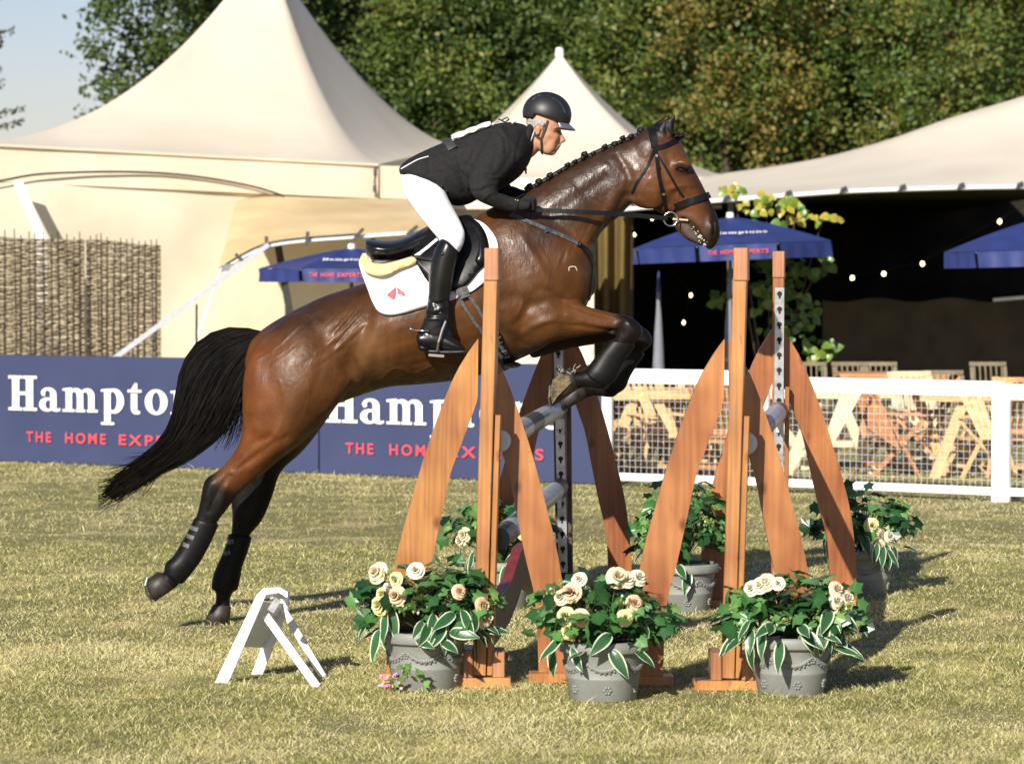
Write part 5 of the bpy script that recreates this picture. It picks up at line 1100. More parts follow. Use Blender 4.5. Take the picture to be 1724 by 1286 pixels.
# muzzle, mouth, eye
mixin(dark * .7, np.exp(-(seg_dist(vx, vy, [(1205, 350), (1208, 400), (1180, 410)]) / 24) ** 2)); mixin([.09, .07, .06], .8 * np.exp(-(seg_dist(vx, vy, [(1150, 372), (1162, 392), (1176, 408)]) / 12) ** 2))
mixin(blk, np.exp(-(np.hypot(vx - 1204, vy - 385) / 9) ** 2)); mixin(blk, .8 * np.exp(-(np.hypot(vx - 1148, vy - 288) / 13) ** 2)); mixin(dark, .6 * np.exp(-(seg_dist(vx, vy, [(1160, 290), (1185, 325), (1200, 350)]) / 10) ** 2))
mixin(blk, np.exp(-(seg_dist(vx, vy, [(1150, 370), (1166, 381), (1178, 397), (1187, 413)]) / 3.2) ** 2))
mixin(blk, .8 * np.exp(-(seg_dist(vx, vy, [(1052, 346), (1010, 394), (1003, 450), (1000, 500)]) / 7) ** 2))
under = np.clip(-Nn[:, 2], 0, 1); mixin(dark, .5 * under)  # belly shade painted into the coat on downward faces
wet = np.clip(.2 + .9 * np.exp(-(seg_dist(vx, vy, [(880, 360), (960, 340), (1040, 300), (1080, 250)]) / 55) ** 2) + .5 * np.exp(-(np.hypot(vx - 880, vy - 480) / 70) ** 2) + (nz - .5) * .3 + .05 * np.exp(-(np.hypot(vx - 560, vy - 540) / 50) ** 2), 0, 1)
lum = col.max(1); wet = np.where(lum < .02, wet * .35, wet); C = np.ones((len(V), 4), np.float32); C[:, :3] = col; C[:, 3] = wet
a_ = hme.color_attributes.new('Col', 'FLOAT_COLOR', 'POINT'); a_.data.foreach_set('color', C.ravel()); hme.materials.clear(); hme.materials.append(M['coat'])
hbv = bvh_of(hme)
hg = Vector((P(700, 600, HD).x, HD, 0)); horse = thing('horse', hg, 'glossy dark bay horse in mid jump over the fence with plaited mane and black tail', 'horse')
for v in hme.vertices: v.co -= hg
hme.name = 'body'; link('body', hme, horse)
# hooves
def hoof(cor_a, cor_b, sole_a, sole_b, dy, w0, w1):
    mb = MB(); loft(mb, [(*cor_a, *cor_b, dy, w0), (*sole_a, *sole_b, dy, w1)], n=24, k=3, D=HD); mb.build('hoof', M['hoof'], horse, smooth=True)
    return mb
hoof((265, 962), (294, 990), (249, 974), (262, 1012), -.16, .047, .056); hoof((358, 1018), (389, 1021), (343, 1046), (386, 1053), .16, .046, .056)
hoof((958, 618), (972, 656), (930, 642), (930, 684), -.14, .044, .052); hoof((974, 634), (988, 670), (950, 657), (948, 692), .14, .044, .052)
# sole and shoe of the near fore foot, with a caught tuft of turf
mb = MB(); mb.tube([P(931, 636, HD - .14 + .0), P(925, 650, HD - .19), P(924, 668, HD - .19), P(928, 686, HD - .14), P(926, 668, HD - .09), P(927, 648, HD - .09)], .006, 6); mb.build('horseshoe', M['silver'], horse)
mb = MB(); ring_s = [(930, 640), (944, 630), (958, 634), (962, 644), (950, 656), (938, 668), (930, 680), (926, 664)]
mb.prism([P(x, y, HD - .19 + .004 * math.sin(i)) for i, (x, y) in enumerate(ring_s)], (0, .01, 0)); mb.build('hoof_sole', mk('sole_horn', (.06, .045, .025), (.18, .13, .06), 60, .8, bump=.8, bscale=90), horse)
mb = MB(); rr = random.Random(1)
for k in range(30): p = P(rr.uniform(938, 974), rr.uniform(619, 632) , HD - .185 + rr.uniform(0, .04)); mb.tube([p, p + Vector((rr.uniform(-.025, .03), rr.uniform(-.03, 0), rr.uniform(-.01, .03))) * .7], [.0022, .0008], 5)
mb.build('mud', M['foam'], horse)
# horseshoe on near hind
mb = MB(); mb.tube([P(248, 972, HD - .2), P(244, 985, HD - .215), P(247, 1000, HD - .2), P(256, 1013, HD - .16)], .005, 6); mb.build('horseshoe', M['silver'], horse)
mb = MB(); mb.tube([P(338, 1042, HD + .12), P(350, 1054, HD + .08), P(364, 1060, HD + .09), P(385, 1056, HD + .12)], .005, 6); mb.build('horseshoe', M['silver'], horse)
# eye
for s in (-1, 1):
    mb = MB(); h, n_ = surf(hbv, 1147, 287, HD, s > 0); ellipsoid(mb, h - n_ * .010, (.021, .016, .018), n=16); mb.build('eye', M['eye'], horse, smooth=True)
    mb = MB(); strap(mb, hbv, [(1137, 286), (1143, 281), (1151, 282), (1157, 288)], .006, .006, HD, s > 0, lift=0); mb.build('eyelid', M['hair'], horse)
    mb = MB(); h, n_ = surf(hbv, 1203, 385, HD, s > 0); R = n_.to_track_quat('Z', 'Y').to_matrix(); ellipsoid(mb, h - n_ * .002, (.010, .020, .003), R, n=12); mb.build('nostril', M['nostril'], horse, smooth=True)
# foam and teeth at the mouth
mb = MB(); rr = random.Random(2)
for k in range(26):
    t = rr.random(); x, y = 1168 + 20 * t + rr.uniform(-4, 4), 385 + 28 * t + rr.uniform(-5, 5); h, n_ = surf(hbv, x, y, HD); ellipsoid(mb, h + n_ * .002, (.006 * rr.uniform(.3, .9),) * 3, n=6)
mb.build('foam', M['foam'], horse, smooth=True)
# plaits along the crest
crest = catmull([(888, 322), (925, 301), (965, 278), (1010, 256), (1055, 237), (1090, 222)], 8); n = 15
for k in range(n):
    q = crest[int(k / (n - 1) * (len(crest) - 1))]; mb = MB(); r0 = .0125 + .003 * math.sin(k * 2.1 + k * k); c = P(q[0] + 3 * math.sin(k * 5.1), q[1] + 2 * math.sin(k * 3.3), HD - .012)
    ellipsoid(mb, c + Vector((0, 0, .012)), (r0 * 1.25, r0 * 1.3, r0), Matrix.Rotation(.45, 3, 'Y'), n=12)
    ellipsoid(mb, c + Vector((.004, -.008, .020)), (r0 * .62, r0 * .62, r0 * .66), n=10); ellipsoid(mb, c + Vector((-.010, -.018, -.004)), (r0 * .8, r0 * .7, r0 * .8), n=10); ellipsoid(mb, c + Vector((-.012, .0, .012)), (r0 * .5,) * 3, n=8)
    mb.build('mane_braid', M['hair'], horse, smooth=True)
mb = MB(); cp = [P(x, y - 1, HD) for x, y in crest]; mb.tube(cp, .013, 10); mb.build('mane_crest', M['hair'], horse, smooth=True)
mb = MB(); 
for k in range(40): p = P(1131 + rr.uniform(-5, 8), 231 + rr.uniform(-3, 2), HD + rr.uniform(-.04, .04)); mb.tube([p, p + Vector((.03, -.01, .008)), p + Vector((.055, -.01, rr.uniform(-.02, .03)))], [.004, .003, .001], 4)
ellipsoid(mb, P(1146, 229, HD - .02), (.022, .02, .014), n=10); mb.build('forelock', M['hair'], horse, smooth=True)
# tail
up_ = catmull([(448, 560), (408, 553), (365, 562), (328, 592), (306, 640), (298, 690), (280, 735), (245, 772), (205, 800), (178, 828), (172, 862)], 5)
lo_ = catmull([(446, 576), (424, 612), (402, 655), (386, 690), (366, 722), (340, 747), (312, 770), (264, 795), (222, 821), (192, 842), (174, 860)], 5)
def resamp(c, n):
    d = np.concatenate([[0], np.cumsum(np.hypot(*np.diff(c, axis=0).T))]); t = np.linspace(0, d[-1], n); return np.stack([np.interp(t, d, c[:, 0]), np.interp(t, d, c[:, 1])], 1)
NS = 16; ug, lg = resamp(up_, NS), resamp(lo_, NS)
mb = MB(); rr = random.Random(8); Vv = []; Ff = []
def hair(path, w0, dys):
    b = len(Vv); m = len(path)
    for i, (x, y) in enumerate(path):
        p = P(x, y, HD + dys[i]); a, c = path[min(i + 1, m - 1)], path[max(i - 1, 0)]; tx, ty = a[0] - c[0], a[1] - c[1]; l = math.hypot(tx, ty) + 1e-6; w_ = w0 * (1 - i / (m - 1)) ** .6 + .0006; ox, oz = ty / l * w_, tx / l * w_
        Vv.append(p + Vector((ox, rr.uniform(-.001, .001), oz))); Vv.append(p - Vector((ox, .0015, oz)))
    for i in range(m - 1): Ff.append((b + i * 2, b + i * 2 + 1, b + i * 2 + 3, b + i * 2 + 2))
for k in range(3600):
    t = rr.random() ** 1.0; L = rr.choice([1, .95, .85, .75, .68, .6]) * rr.uniform(.86, 1.0); m = max(5, int(NS * L)); ph = rr.uniform(0, 6.28); am = rr.uniform(0, 1) ** 2 * 20; y0 = rr.uniform(-1, 1); pth = []; dys = []; tt = t
    drift = rr.gauss(0, .17)
    for i in range(m):
        f = i / (NS - 1); te = min(1.12, max(-.06, t + drift * f * 1.2 + .05 * math.sin(f * 7 + ph) * f)); p = ug[i] * (1 - te) + lg[i] * te; p = p + np.array([math.sin(f * 8 + ph), math.cos(f * 6 + ph)]) * am * f * .35; pth.append(p); dys.append(y0 * (.045 + .05 * math.sin(math.pi * min(f * 1.1, 1))) * (1 - abs(2 * t - 1) * .4))
    hair(pth, .0017, dys)
for k in range(90):   # loose wisps
    s = rr.uniform(.0, 1); a = np.array([415 + rr.uniform(-14, 8), 625 + rr.uniform(-20, 40)]); e = np.array([rr.uniform(345, 408), rr.uniform(700, 760)]); mid = (a + e) / 2 + np.array([rr.uniform(4, 20), rr.uniform(-5, 20)]); hair([a * (1 - t) ** 2 + 2 * mid * t * (1 - t) + e * t * t for t in np.linspace(0, 1, 8)], .0018, [rr.uniform(-.05, .05)] * 8)
for k in range(320):
    a = lg[9 + rr.randrange(5)] * .5 + ug[9 + rr.randrange(5)] * .5 + np.array([rr.uniform(-10, 10), rr.uniform(-12, 12)]); e = a + np.array([rr.uniform(-75, -30), rr.uniform(10, 50)]); e[0] = max(e[0], 165); e[1] = min(e[1], 868); mid = (a + e) / 2 + np.array([rr.uniform(-8, 8), rr.uniform(-4, 14)]); hair([a * (1 - t) ** 2 + 2 * mid * t * (1 - t) + e * t * t for t in np.linspace(0, 1, 8)], .0016, [rr.uniform(-.05, .05)] * 8)
mb.add(Vv, Ff); mb.build('tail', M['hair'], horse, fix=False)
mb = MB(); loft(mb, [(440, 560, 434, 590, 0, .03), (405, 568, 420, 605, 0, .04), (370, 582, 402, 630, 0, .045), (340, 610, 392, 660, 0, .045), (318, 650, 376, 695, 0, .045), (308, 700, 350, 730, 0, .035), (285, 745, 310, 765, 0, .02), (262, 768, 270, 778, 0, .01)], n=16, D=HD); mb.build('tail_core', M['hair'], horse, smooth=True)
# leg boots
def legboot(st, dy, tabs, far=False, wst=.020):
    mb = MB(); loft(mb, [(a, b, c, d, dy, w) for a, b, c, d, w in st], n=28, k=5, D=HD, ex=.9); o = mb.build('tendon_boot', M['neoprene'], horse, smooth=True)
    bv = BVHTree.FromPolygons([Vector(v) for v in mb.v], mb.f)
    for (x0, y0, x1, y1) in tabs:
        m2 = MB(); strap(m2, bv, [(x0, y0), ((x0 + x1) / 2, (y0 + y1) / 2), (x1, y1)], wst, .004, HD, far, lift=.002); m2.build('boot_strap', M['strapgrey'] if not far else M['neoprene'], o)
legboot([(327, 872, 368, 884, .044), (312, 903, 354, 915, .045), (295, 932, 338, 944, .046), (279, 948, 322, 966, .050), (277, 962, 308, 982, .047)], -.165, [(322, 888, 334, 892), (316, 902, 327, 906), (309, 916, 319, 920)])
legboot([(384, 900, 424, 905, .044), (376, 928, 416, 932, .045), (366, 950, 408, 954, .046), (358, 972, 404, 976, .050), (356, 990, 400, 992, .048)], .165, [(380, 912, 390, 913), (374, 930, 384, 932)])
legboot([(1069, 583, 1026, 572, .038), (1057, 600, 1013, 587, .040), (1045, 620, 1000, 604, .042), (1036, 640, 989, 618, .048), (1018, 652, 984, 626, .045)], -.14, [(1014, 590, 1040, 601), (1003, 609, 1028, 620)], wst=.036)
legboot([(1085, 597, 1042, 586, .038), (1073, 614, 1029, 601, .040), (1061, 634, 1016, 618, .042), (1052, 654, 1005, 632, .048), (1034, 666, 1000, 640, .045)], .14, [])
# white freeze/clip marks
mb = MB(); strap(mb, hbv, [(958, 456), (958, 450), (968, 449), (971, 456)], .005, .001, HD, lift=.001); mb.build('white_mark', M['foam'], horse)

# ================================================================ BREASTPLATE
bpt = thing('breastplate', P(960, 420, HD - .2), 'black leather breastplate around the horse shoulder', 'breastplate')
for far in (False, True):
    mb = MB(); strap(mb, hbv, [(860, 362), (878, 370), (915, 385), (957, 403), (975, 413)], .020, .005, HD, far); mb.build('neck_strap', M['strapgrey'], bpt)
    mb = MB(); strap(mb, hbv, [(972, 411), (988, 424), (997, 442), (999, 462), (996, 485), (990, 505)], .026, .005, HD, far); mb.build('chest_strap', M['leather'], bpt)
    mb = MB(); strap(mb, hbv, [(921, 386), (923, 392)], .03, .004, HD, far, lift=.008); mb.build('buckle', M['silver'], bpt)
# ================================================================ SADDLE PAD
pad = thing('saddle_pad', P(700, 470, HD - .3), 'white saddle pad with a small red emblem lying under the saddle', 'saddle pad')
pxm = MB(); pxm.add([Vector(v.co) + hg for v in hme.vertices], [tuple(p.vertices) for p in hme.polygons])
loft(pxm, [(598, 432, 602, 500, 0, .19), (612, 424, 615, 520, 0, .235), (640, 420, 645, 530, 0, .25), (680, 412, 690, 530, 0, .25), (720, 394, 735, 520, 0, .25), (765, 375, 785, 505, 0, .235), (800, 366, 825, 480, 0, .21), (832, 372, 850, 450, 0, .17)], n=40, D=HD)
horse_bv = hbv; hbv = BVHTree.FromPolygons([Vector(v) for v in pxm.v], pxm.f)
PADP = [(612, 425), (604, 440), (609, 460), (618, 485), (627, 508), (640, 526), (667, 529), (717, 515), (756, 507), (792, 492), (822, 468), (837, 440), (838, 410), (826, 388), (808, 372), (782, 368), (745, 392), (705, 424), (682, 434), (655, 441), (632, 444), (621, 432)]
for far in (False, True):
    patch(hbv, PADP, .012, .006, HD, step=9, far=far, smooth_poly=3).build('pad_panel', M['padwhite'], pad, smooth=True)
    patch(hbv, [(605, 436), (611, 425), (618, 428), (625, 440), (645, 443), (676, 436), (694, 431), (700, 440), (672, 452), (646, 463), (622, 460), (609, 450)], .020, .030, HD, step=7, far=far, smooth_poly=3, relax=2).build('fleece', M['fleece'], pad, smooth=True)
pc = [c for c in pad.children if c.name.startswith('pad_panel')]; pv = MB(); sh_ = wloc(pad)
for c in pc: pv.add([Vector(v.co) + sh_ for v in c.data.vertices], [tuple(p.vertices) for p in c.data.polygons])
padbv = BVHTree.FromPolygons([Vector(v) for v in pv.v], pv.f)
pbv = None
def lay(poly, th, lift, m, name, par, step=6, sp=0, far=False): return patch(padbv, poly, th, lift, HD, step=step, far=far, smooth_poly=sp).build(name, m, par)
lay([(666, 483), (651, 497), (665, 507), (666.5, 495)], .002, .004, M['print_red'], 'red_emblem', pad, 5)
lay([(668.5, 484), (669, 495), (673, 495), (680, 499.5), (683, 497), (679.5, 491)], .002, .004, M['print_red'], 'red_emblem', pad, 5)
# piping of the pad
mb = MB(); strap(mb, hbv, [(603, 440), (609, 462), (618, 486), (627, 509), (640, 528), (667, 531), (717, 517)], .005, .006, HD, lift=.008, k=6); mb.build('binding', M['black'], pad)
pv.add([Vector(v) for v in pxm.v], pxm.f); hbv = BVHTree.FromPolygons([Vector(v) for v in pv.v], pv.f)
# ================================================================ SADDLE
sad = thing('saddle', P(710, 420, HD), 'black leather jumping saddle on the white pad', 'saddle')
sm_ = MB()
loft(sm_, [(616, 403, 621, 430, 0, .14), (628, 404, 632, 442, 0, .20), (655, 406, 660, 441, 0, .21), (685, 400, 690, 435, 0, .18), (715, 383, 722, 432, 0, .16), (745, 370, 758, 424, 0, .15), (775, 362, 792, 420, 0, .125), (790, 360, 806, 410, 0, .11)], n=28, D=HD, ex=.85)
sme = remesh(sm_, .010, 4); sculpt(sme, [([(622, 422), (660, 424), (695, 412), (720, 402)], 2.6, -.010), ([(620, 432), (660, 434), (690, 424)], 2.4, -.008)])
for v in sme.vertices: v.co -= wloc(sad)
sme.materials.clear(); sme.materials.append(M['bootlea']); link('seat', sme, sad)
FLAP = [(693, 430), (712, 400), (745, 385), (780, 366), (802, 372), (817, 392), (823, 420), (818, 444), (803, 460), (786, 480), (764, 490), (738, 488), (720, 474), (706, 452)]
for far in (False, True):
    patch(hbv, FLAP, .014, .004, HD, step=9, far=far, smooth_poly=3).build('flap', M['leather'], sad, smooth=True)
    patch(hbv, [(786, 372), (804, 378), (816, 400), (818, 425), (810, 445), (800, 440), (806, 420), (804, 398), (792, 384)], .024, .018, HD, step=7, far=far, smooth_poly=3).build('knee_roll', M['bootlea'], sad, smooth=True)
    mb = MB(); strap(mb, hbv, [(700, 436), (714, 439), (730, 441)], .012, .006, HD, far, lift=.02); mb.build('stirrup_bar', M['bootlea'], sad)
    mb = MB(); strap(mb, hbv, [(770, 498), (776, 494), (788, 490)], .05, .010, HD, far, lift=.004); strap(mb, hbv, [(772, 500), (786, 525), (802, 548), (820, 572), (842, 598)], .016, .007, HD, far, lift=.014); strap(mb, hbv, [(786, 494), (802, 516), (815, 540), (830, 566), (850, 592)], .016, .007, HD, far, lift=.014); mb.build('girth_strap', M['strapgrey'], sad)
mb = MB(); strap(mb, hbv, [(826, 560), (838, 585), (848, 603), (858, 616)], .07, .014, HD, lift=.006); strap(mb, hbv, [(826, 560), (838, 585), (848, 603), (858, 616)], .07, .014, HD, True, lift=.006); ellipsoid(mb, P(860, 614, HD), (.05, .16, .016), n=16); mb.build('girth', M['leather'], sad, smooth=False)
for x, y in ((834, 568), (839, 576), (845, 588), (850, 597)): mb = MB(); strap(mb, hbv, [(x - 4, y - 1), (x + 4, y - 3)], .008, .005, HD, lift=.022); mb.build('girth_buckle', M['silver'], sad)
hbv = horse_bv
# ================================================================ BRIDLE
brd = thing('bridle', P(1110, 280, HD), 'black leather bridle with a crank noseband and loose ring bit on the horse head', 'bridle'); Lh = M['leather']
for far in (False, True):
    def S(line, w_, name, m_=Lh, th=.005, lift=.002): mb = MB(); strap(mb, hbv, line, w_, th, HD, far, lift=lift); return mb.build(name, m_, brd)
    S([(1097, 216), (1099, 232), (1102, 249)], .034, 'headpiece'); S([(1102, 250), (1118, 247), (1132, 240), (1145, 234)], .022, 'browband')
    S([(1103, 250), (1106, 268), (1108, 290), (1112, 312), (1117, 335), (1124, 358)], .017, 'cheekpiece'); S([(1101, 252), (1090, 280), (1076, 302), (1064, 325)], .012, 'throat_lash')
    S([(1108, 262), (1122, 285), (1136, 310), (1150, 332)], .011, 'noseband_strap'); S([(1136, 348), (1152, 342), (1172, 336), (1190, 330), (1199, 327)], .030, 'noseband', th=.010, lift=.003); S([(1146, 343), (1138, 352), (1128, 362)], .013, 'flash_strap')
    for (x, y) in ((1104, 262), (1107, 282), (1113, 318), (1115, 326)): S([(x - 2, y), (x + 3, y + 1)], .012, 'keeper', M['silver'] if y in (326, 262) else Lh, .004, .008)
    yb = HD - .085 if not far else HD + .085; c = P(1129, 369, yb); mb = MB(); pts = [c + Vector((math.cos(a) * .033, 0, math.sin(a) * .033)) for a in np.linspace(0, 2 * math.pi, 21)]; mb.tube(pts, .004, 6, cap=False); mb.build('bit_ring', M['silver'], brd, smooth=True)
    mb = MB(); mb.tube([P(1133, 369, yb + (.01 if not far else -.01)), P(1158, 371, yb + (.035 if not far else -.035))], .005, 6); mb.build('bit_rubber', M['pale_wood'], brd)
    yr = HD - .17 if not far else HD + .17
    mb = MB(); ya = HD - .215 if not far else HD + .215; pts = [P(884 + (10 if far else 0), 352, ya), P(905, 354, ya + (.02 if not far else -.02)), P(980, 357, (ya + yb) / 2 + (-.03 if not far else .03)), P(1060, 362, (ya + 2 * yb) / 3), P(1124, 368, yb - (.004 if not far else -.004))]
    tp = catmull([tuple(p) for p in pts], 6); tp = [Vector(p) for p in tp]; ribbon(mb, tp, [Vector((0, -1, .25))] * len(tp), .021, .005); mb.build('rein', Lh, brd)
# ================================================================ RIDER
M['skin'] = mk('skin', (.50, .25, .15), (.58, .32, .20), 25, .5, bump=.12, bscale=90, attr='Col', bdist=.002)
M['skin'].node_tree.nodes['Principled BSDF'].inputs['Subsurface Weight'].default_value = .12
M['skin'].node_tree.nodes['Principled BSDF'].inputs['Subsurface Radius'].default_value = (.01, .004, .002)
M['jacket'] = mk('black_wool', (.011, .0105, .011), (.017, .016, .016), 60, .85, bump=.25, bscale=300, spec=.25, bdist=.002)
M['breeches'] = mk('white_breeches', (.80, .80, .81), (.84, .84, .85), 20, .75, bump=.12, bscale=25, bdist=.004)
M['helmet'] = mk('matt_black_helmet', (.012, .012, .013), (.016, .016, .017), 60, .46, spec=.5, bump=.05, bscale=200, bdist=.001)
M['grey_hair'] = mk('grey_hair', (.22, .20, .18), (.42, .40, .37), 120, .8, bump=.6, bscale=260, bdist=.003)
M['bib'] = mk('white_bib', (.78, .79, .82), (.84, .84, .85), 8, .7, bump=.3, bscale=9, bdist=.01)
RD = HD
M['brow'] = mk('dark_brow', (.10, .06, .04), rough=.8)
gr = P(740, 430, RD); gr.z = 0; rider = thing('person', gr, 'rider in black jacket, white breeches, tall boots and black helmet leaning over the horse neck', 'person')
RB = MB()
# head (face profile towards +x), neck, trunk, arms, legs as one body
loft(RB, [(925, 163, 905, 163, 0, .045), (942, 178, 890, 178, 0, .072), (948, 195, 886, 196, 0, .079), (947, 208, 886, 208, 0, .080), (947, 215, 888, 217, 0, .078), (943, 222, 890, 226, 0, .074), (943, 231, 892, 234, 0, .069), (941, 240, 896, 242, 0, .062), (939, 247, 901, 249, 0, .054), (935, 254, 908, 254, 0, .045), (929, 259, 914, 258, 0, .032)], n=28, D=RD, ex=.92)
loft(RB, [(944, 220, 936, 222, 0, .011), (948, 228, 936, 230, 0, .013), (953, 237, 936, 238, 0, .017), (945, 242, 936, 242, 0, .015)], n=14, D=RD)           # nose
loft(RB, [(945, 245, 932, 244, 0, .020), (942, 248.5, 932, 249, 0, .024), (941, 252, 930, 253, 0, .020)], n=14, D=RD)                                # lips
loft(RB, [(938, 255, 924, 254, 0, .022), (935, 260, 922, 260, 0, .022)], n=14, D=RD)                                                              # chin
loft(RB, [(918, 228, 890, 214, 0, .058), (912, 246, 884, 222, 0, .058), (900, 262, 872, 226, 0, .062), (880, 275, 855, 225, 0, .09)], n=24, D=RD)      # neck
for s in (-1, 1): loft(RB, [(903, 213, 909, 214, s * .080, .012), (900, 219, 911, 218, s * .083, .011), (902, 227, 908, 226, s * .08, .009)], n=12, D=RD)   # ears
loft(RB, [(695, 285, 715, 330, 0, .13), (735, 260, 760, 330, 0, .13), (780, 240, 805, 318, 0, .135), (825, 224, 845, 305, 0, .15), (862, 216, 876, 282, 0, .12)], n=24, D=RD, shrink=.86)
hips = [(690, 292, 735, 318), (705, 330, 752, 345), (722, 362, 768, 366), (748, 388, 778, 390), (748, 415, 770, 418), (730, 440, 760, 450), (727, 490, 752, 492), (720, 530, 748, 534), (716, 556, 745, 566)]
for s in (-1, 1):
    ys = [.09, .17, .25, .325, .345, .35, .355, .36, .36]; ws = [.08, .075, .066, .056, .05, .05, .045, .034, .034]
    loft(RB, [(*h, s * y, w_) for h, y, w_ in zip(hips, ys, ws)], n=20, D=RD, shrink=.62)
    loft(RB, [(716, 556, 740, 568, s * .36, .03), (718, 574, 752, 574, s * .36, .032), (740, 582, 772, 583, s * .365, .03)], n=16, D=RD)
    arm = [(845, 222, 872, 262), (820, 258, 850, 290), (800, 300, 830, 320), (806, 332, 832, 328), (830, 346, 842, 330), (858, 352, 862, 336), (874, 352, 876, 338)]
    ya = [.17, .215, .25, .255, .25, .235, .225]; wa = [.05, .048, .042, .04, .034, .028, .026]
    off = (0, 0) if s < 0 else (18, -8)
    loft(RB, [(a + off[0] * (i > 1), b + off[1] * (i > 1), c + off[0] * (i > 1), d + off[1] * (i > 1), s * y, w_) for i, ((a, b, c, d), y, w_) in enumerate(zip(arm, ya, wa))], n=18, D=RD, shrink=.78)
bme = remesh(RB, .0052, 3, .5)
sculpt(bme, [([(936, 223), (942, 224)], 3.2, -.006), ([(936, 217), (945, 217)], 2.2, .003), ([(939, 231), (934, 238)], 3, .003), ([(941, 240), (936, 247)], 1.8, -.0025), ([(938, 249), (943, 248.5)], 1.3, -.004), ([(925, 236), (918, 246)], 6, -.004), ([(925, 228), (933, 230)], 5, .003), ([(912, 256), (925, 259)], 4, .003), ([(905, 219), (906, 222)], 2.5, -.007), ([(930, 214), (944, 213)], 2, -.001)])
Vb = mverts(bme); bx_, by_ = topx(Vb); c_ = np.ones((len(Vb), 4), np.float32)
def tint(c, wgt): c_[:, :3] = c_[:, :3] * (1 - np.clip(wgt, 0, 1)[:, None]) + np.array(c, np.float32) * np.clip(wgt, 0, 1)[:, None]
tint((1.05, .72, .65), .8 * np.exp(-(np.hypot(bx_ - 930, by_ - 234) / 6) ** 2)); tint((1.05, .7, .62), .7 * np.exp(-(np.hypot(bx_ - 950, by_ - 237) / 4) ** 2)); tint((.9, .5, .45), .85 * np.exp(-(seg_dist(bx_, by_, [(937, 248.5), (943, 248)]) / 1.8) ** 2)); tint((.72, .66, .62), .5 * np.exp(-(seg_dist(bx_, by_, [(916, 256), (930, 258), (936, 252)]) / 5) ** 2)); tint((.5, .42, .38), .9 * np.exp(-(seg_dist(bx_, by_, [(934, 217), (945, 216)]) / 1.3) ** 2)); tint((.95, .6, .52), .6 * np.exp(-(np.hypot(bx_ - 906, by_ - 221) / 6) ** 2))
a_ = bme.color_attributes.new('Col', 'FLOAT_COLOR', 'POINT'); a_.data.foreach_set('color', c_.ravel()); bbv = bvh_of(bme)
for v in bme.vertices: v.co -= gr
bme.materials.clear(); bme.materials.append(M['skin']); bme.name = 'body'; link('body', bme, rider)
for s in (False, True):
    mb = MB(); h, n_ = surf(bbv, 941, 223.5, RD, s); ellipsoid(mb, h - n_ * .004, (.007, .0075, .0065), n=12); mb.build('eye', M['eye'], rider, smooth=True)
    mb = MB(); strap(mb, bbv, [(934, 217), (939, 215.5), (945, 216.5)], .004, .003, RD, s, lift=0); mb.build('eyebrow', M['brow'], rider)
    mb = MB(); strap(mb, bbv, [(936, 222), (940, 221), (944, 222.5)], .003, .003, RD, s, lift=.001); mb.build('eyelid', M['brow'], rider)
    # hair under the helmet rim
    mb = patch(bbv, [(891, 200), (908, 203), (917, 207), (914, 214), (907, 211), (900, 216), (897, 224), (890, 222), (887, 212)], .006, .001, RD, step=4, far=s, smooth_poly=2); mb.build('hair', M['grey_hair'], rider, smooth=True)
# ---- helmet
hc = P(921, 192, RD); hel = MB()
R = Matrix.Rotation(math.radians(12), 3, 'Y')
n1, n2 = 40, 20; vs = []; fs = []
for j in range(n2 + 1):
    th = (j / n2) * math.radians(113)
    for i in range(n1):
        a = 2 * math.pi * i / n1; x = math.cos(a) * math.sin(th) * .1175; y = math.sin(a) * math.sin(th) * .098; z = math.cos(th) * .104
        if abs(math.cos(a)) < .55 and th > math.radians(98): z = max(z, -.020 - .012 * math.cos(a))
        rid = 1 + .015 * math.exp(-((abs(y) - .035) / .006) ** 2) * (1 if x > -.05 else 0); vs.append(hc + R @ Vector((x * rid, y * rid, z * rid)))
fs = [(j * n1 + i, (j + 1) * n1 + i, (j + 1) * n1 + (i + 1) % n1, j * n1 + (i + 1) % n1) for j in range(n2) for i in range(n1)]
hel.add(vs, fs); ho = hel.build('helmet', M['helmet'], rider, smooth=True); ho.modifiers.new('thick', 'SOLIDIFY').thickness = .012
mb = MB(); vs = []; m = 15
for j in range(5):
    t = j / 4
    for i in range(m): a = (i / (m - 1) - .5) * 2.0; rr_ = .106 + t * .042 * math.cos(a) ** .8; vs.append(hc + R @ Vector((math.cos(a) * rr_, math.sin(a) * (.088 + .008 * t), -.026 - t * .026 - .012 * (1 - math.cos(a)))))
mb.add(vs, [(j * m + i, j * m + i + 1, (j + 1) * m + i + 1, (j + 1) * m + i) for j in range(4) for i in range(m - 1)]); pk_ = mb.build('peak', mk('peak_grey', (.10, .11, .15), (.12, .13, .17), 20, .3, coat=.3), ho, smooth=True, fix=False)
pk_.location = -Vector(wloc(rider)) + wloc(rider) * 1; 
pk_.modifiers.new('thick', 'SOLIDIFY').thickness = .005
hbv2 = BVHTree.FromPolygons([Vector(v) for v in hel.v], hel.f)
for line in ([(930, 165), (940, 171), (947, 180), (951, 191)], [(897, 169), (903, 164), (910, 161)]):
    mb = MB(); strap(mb, hbv2, line, .0035, .002, RD, lift=.0005); mb.build('vent_trim', M['strapgrey'] if line[0][0] < 900 else M['silver'], ho)
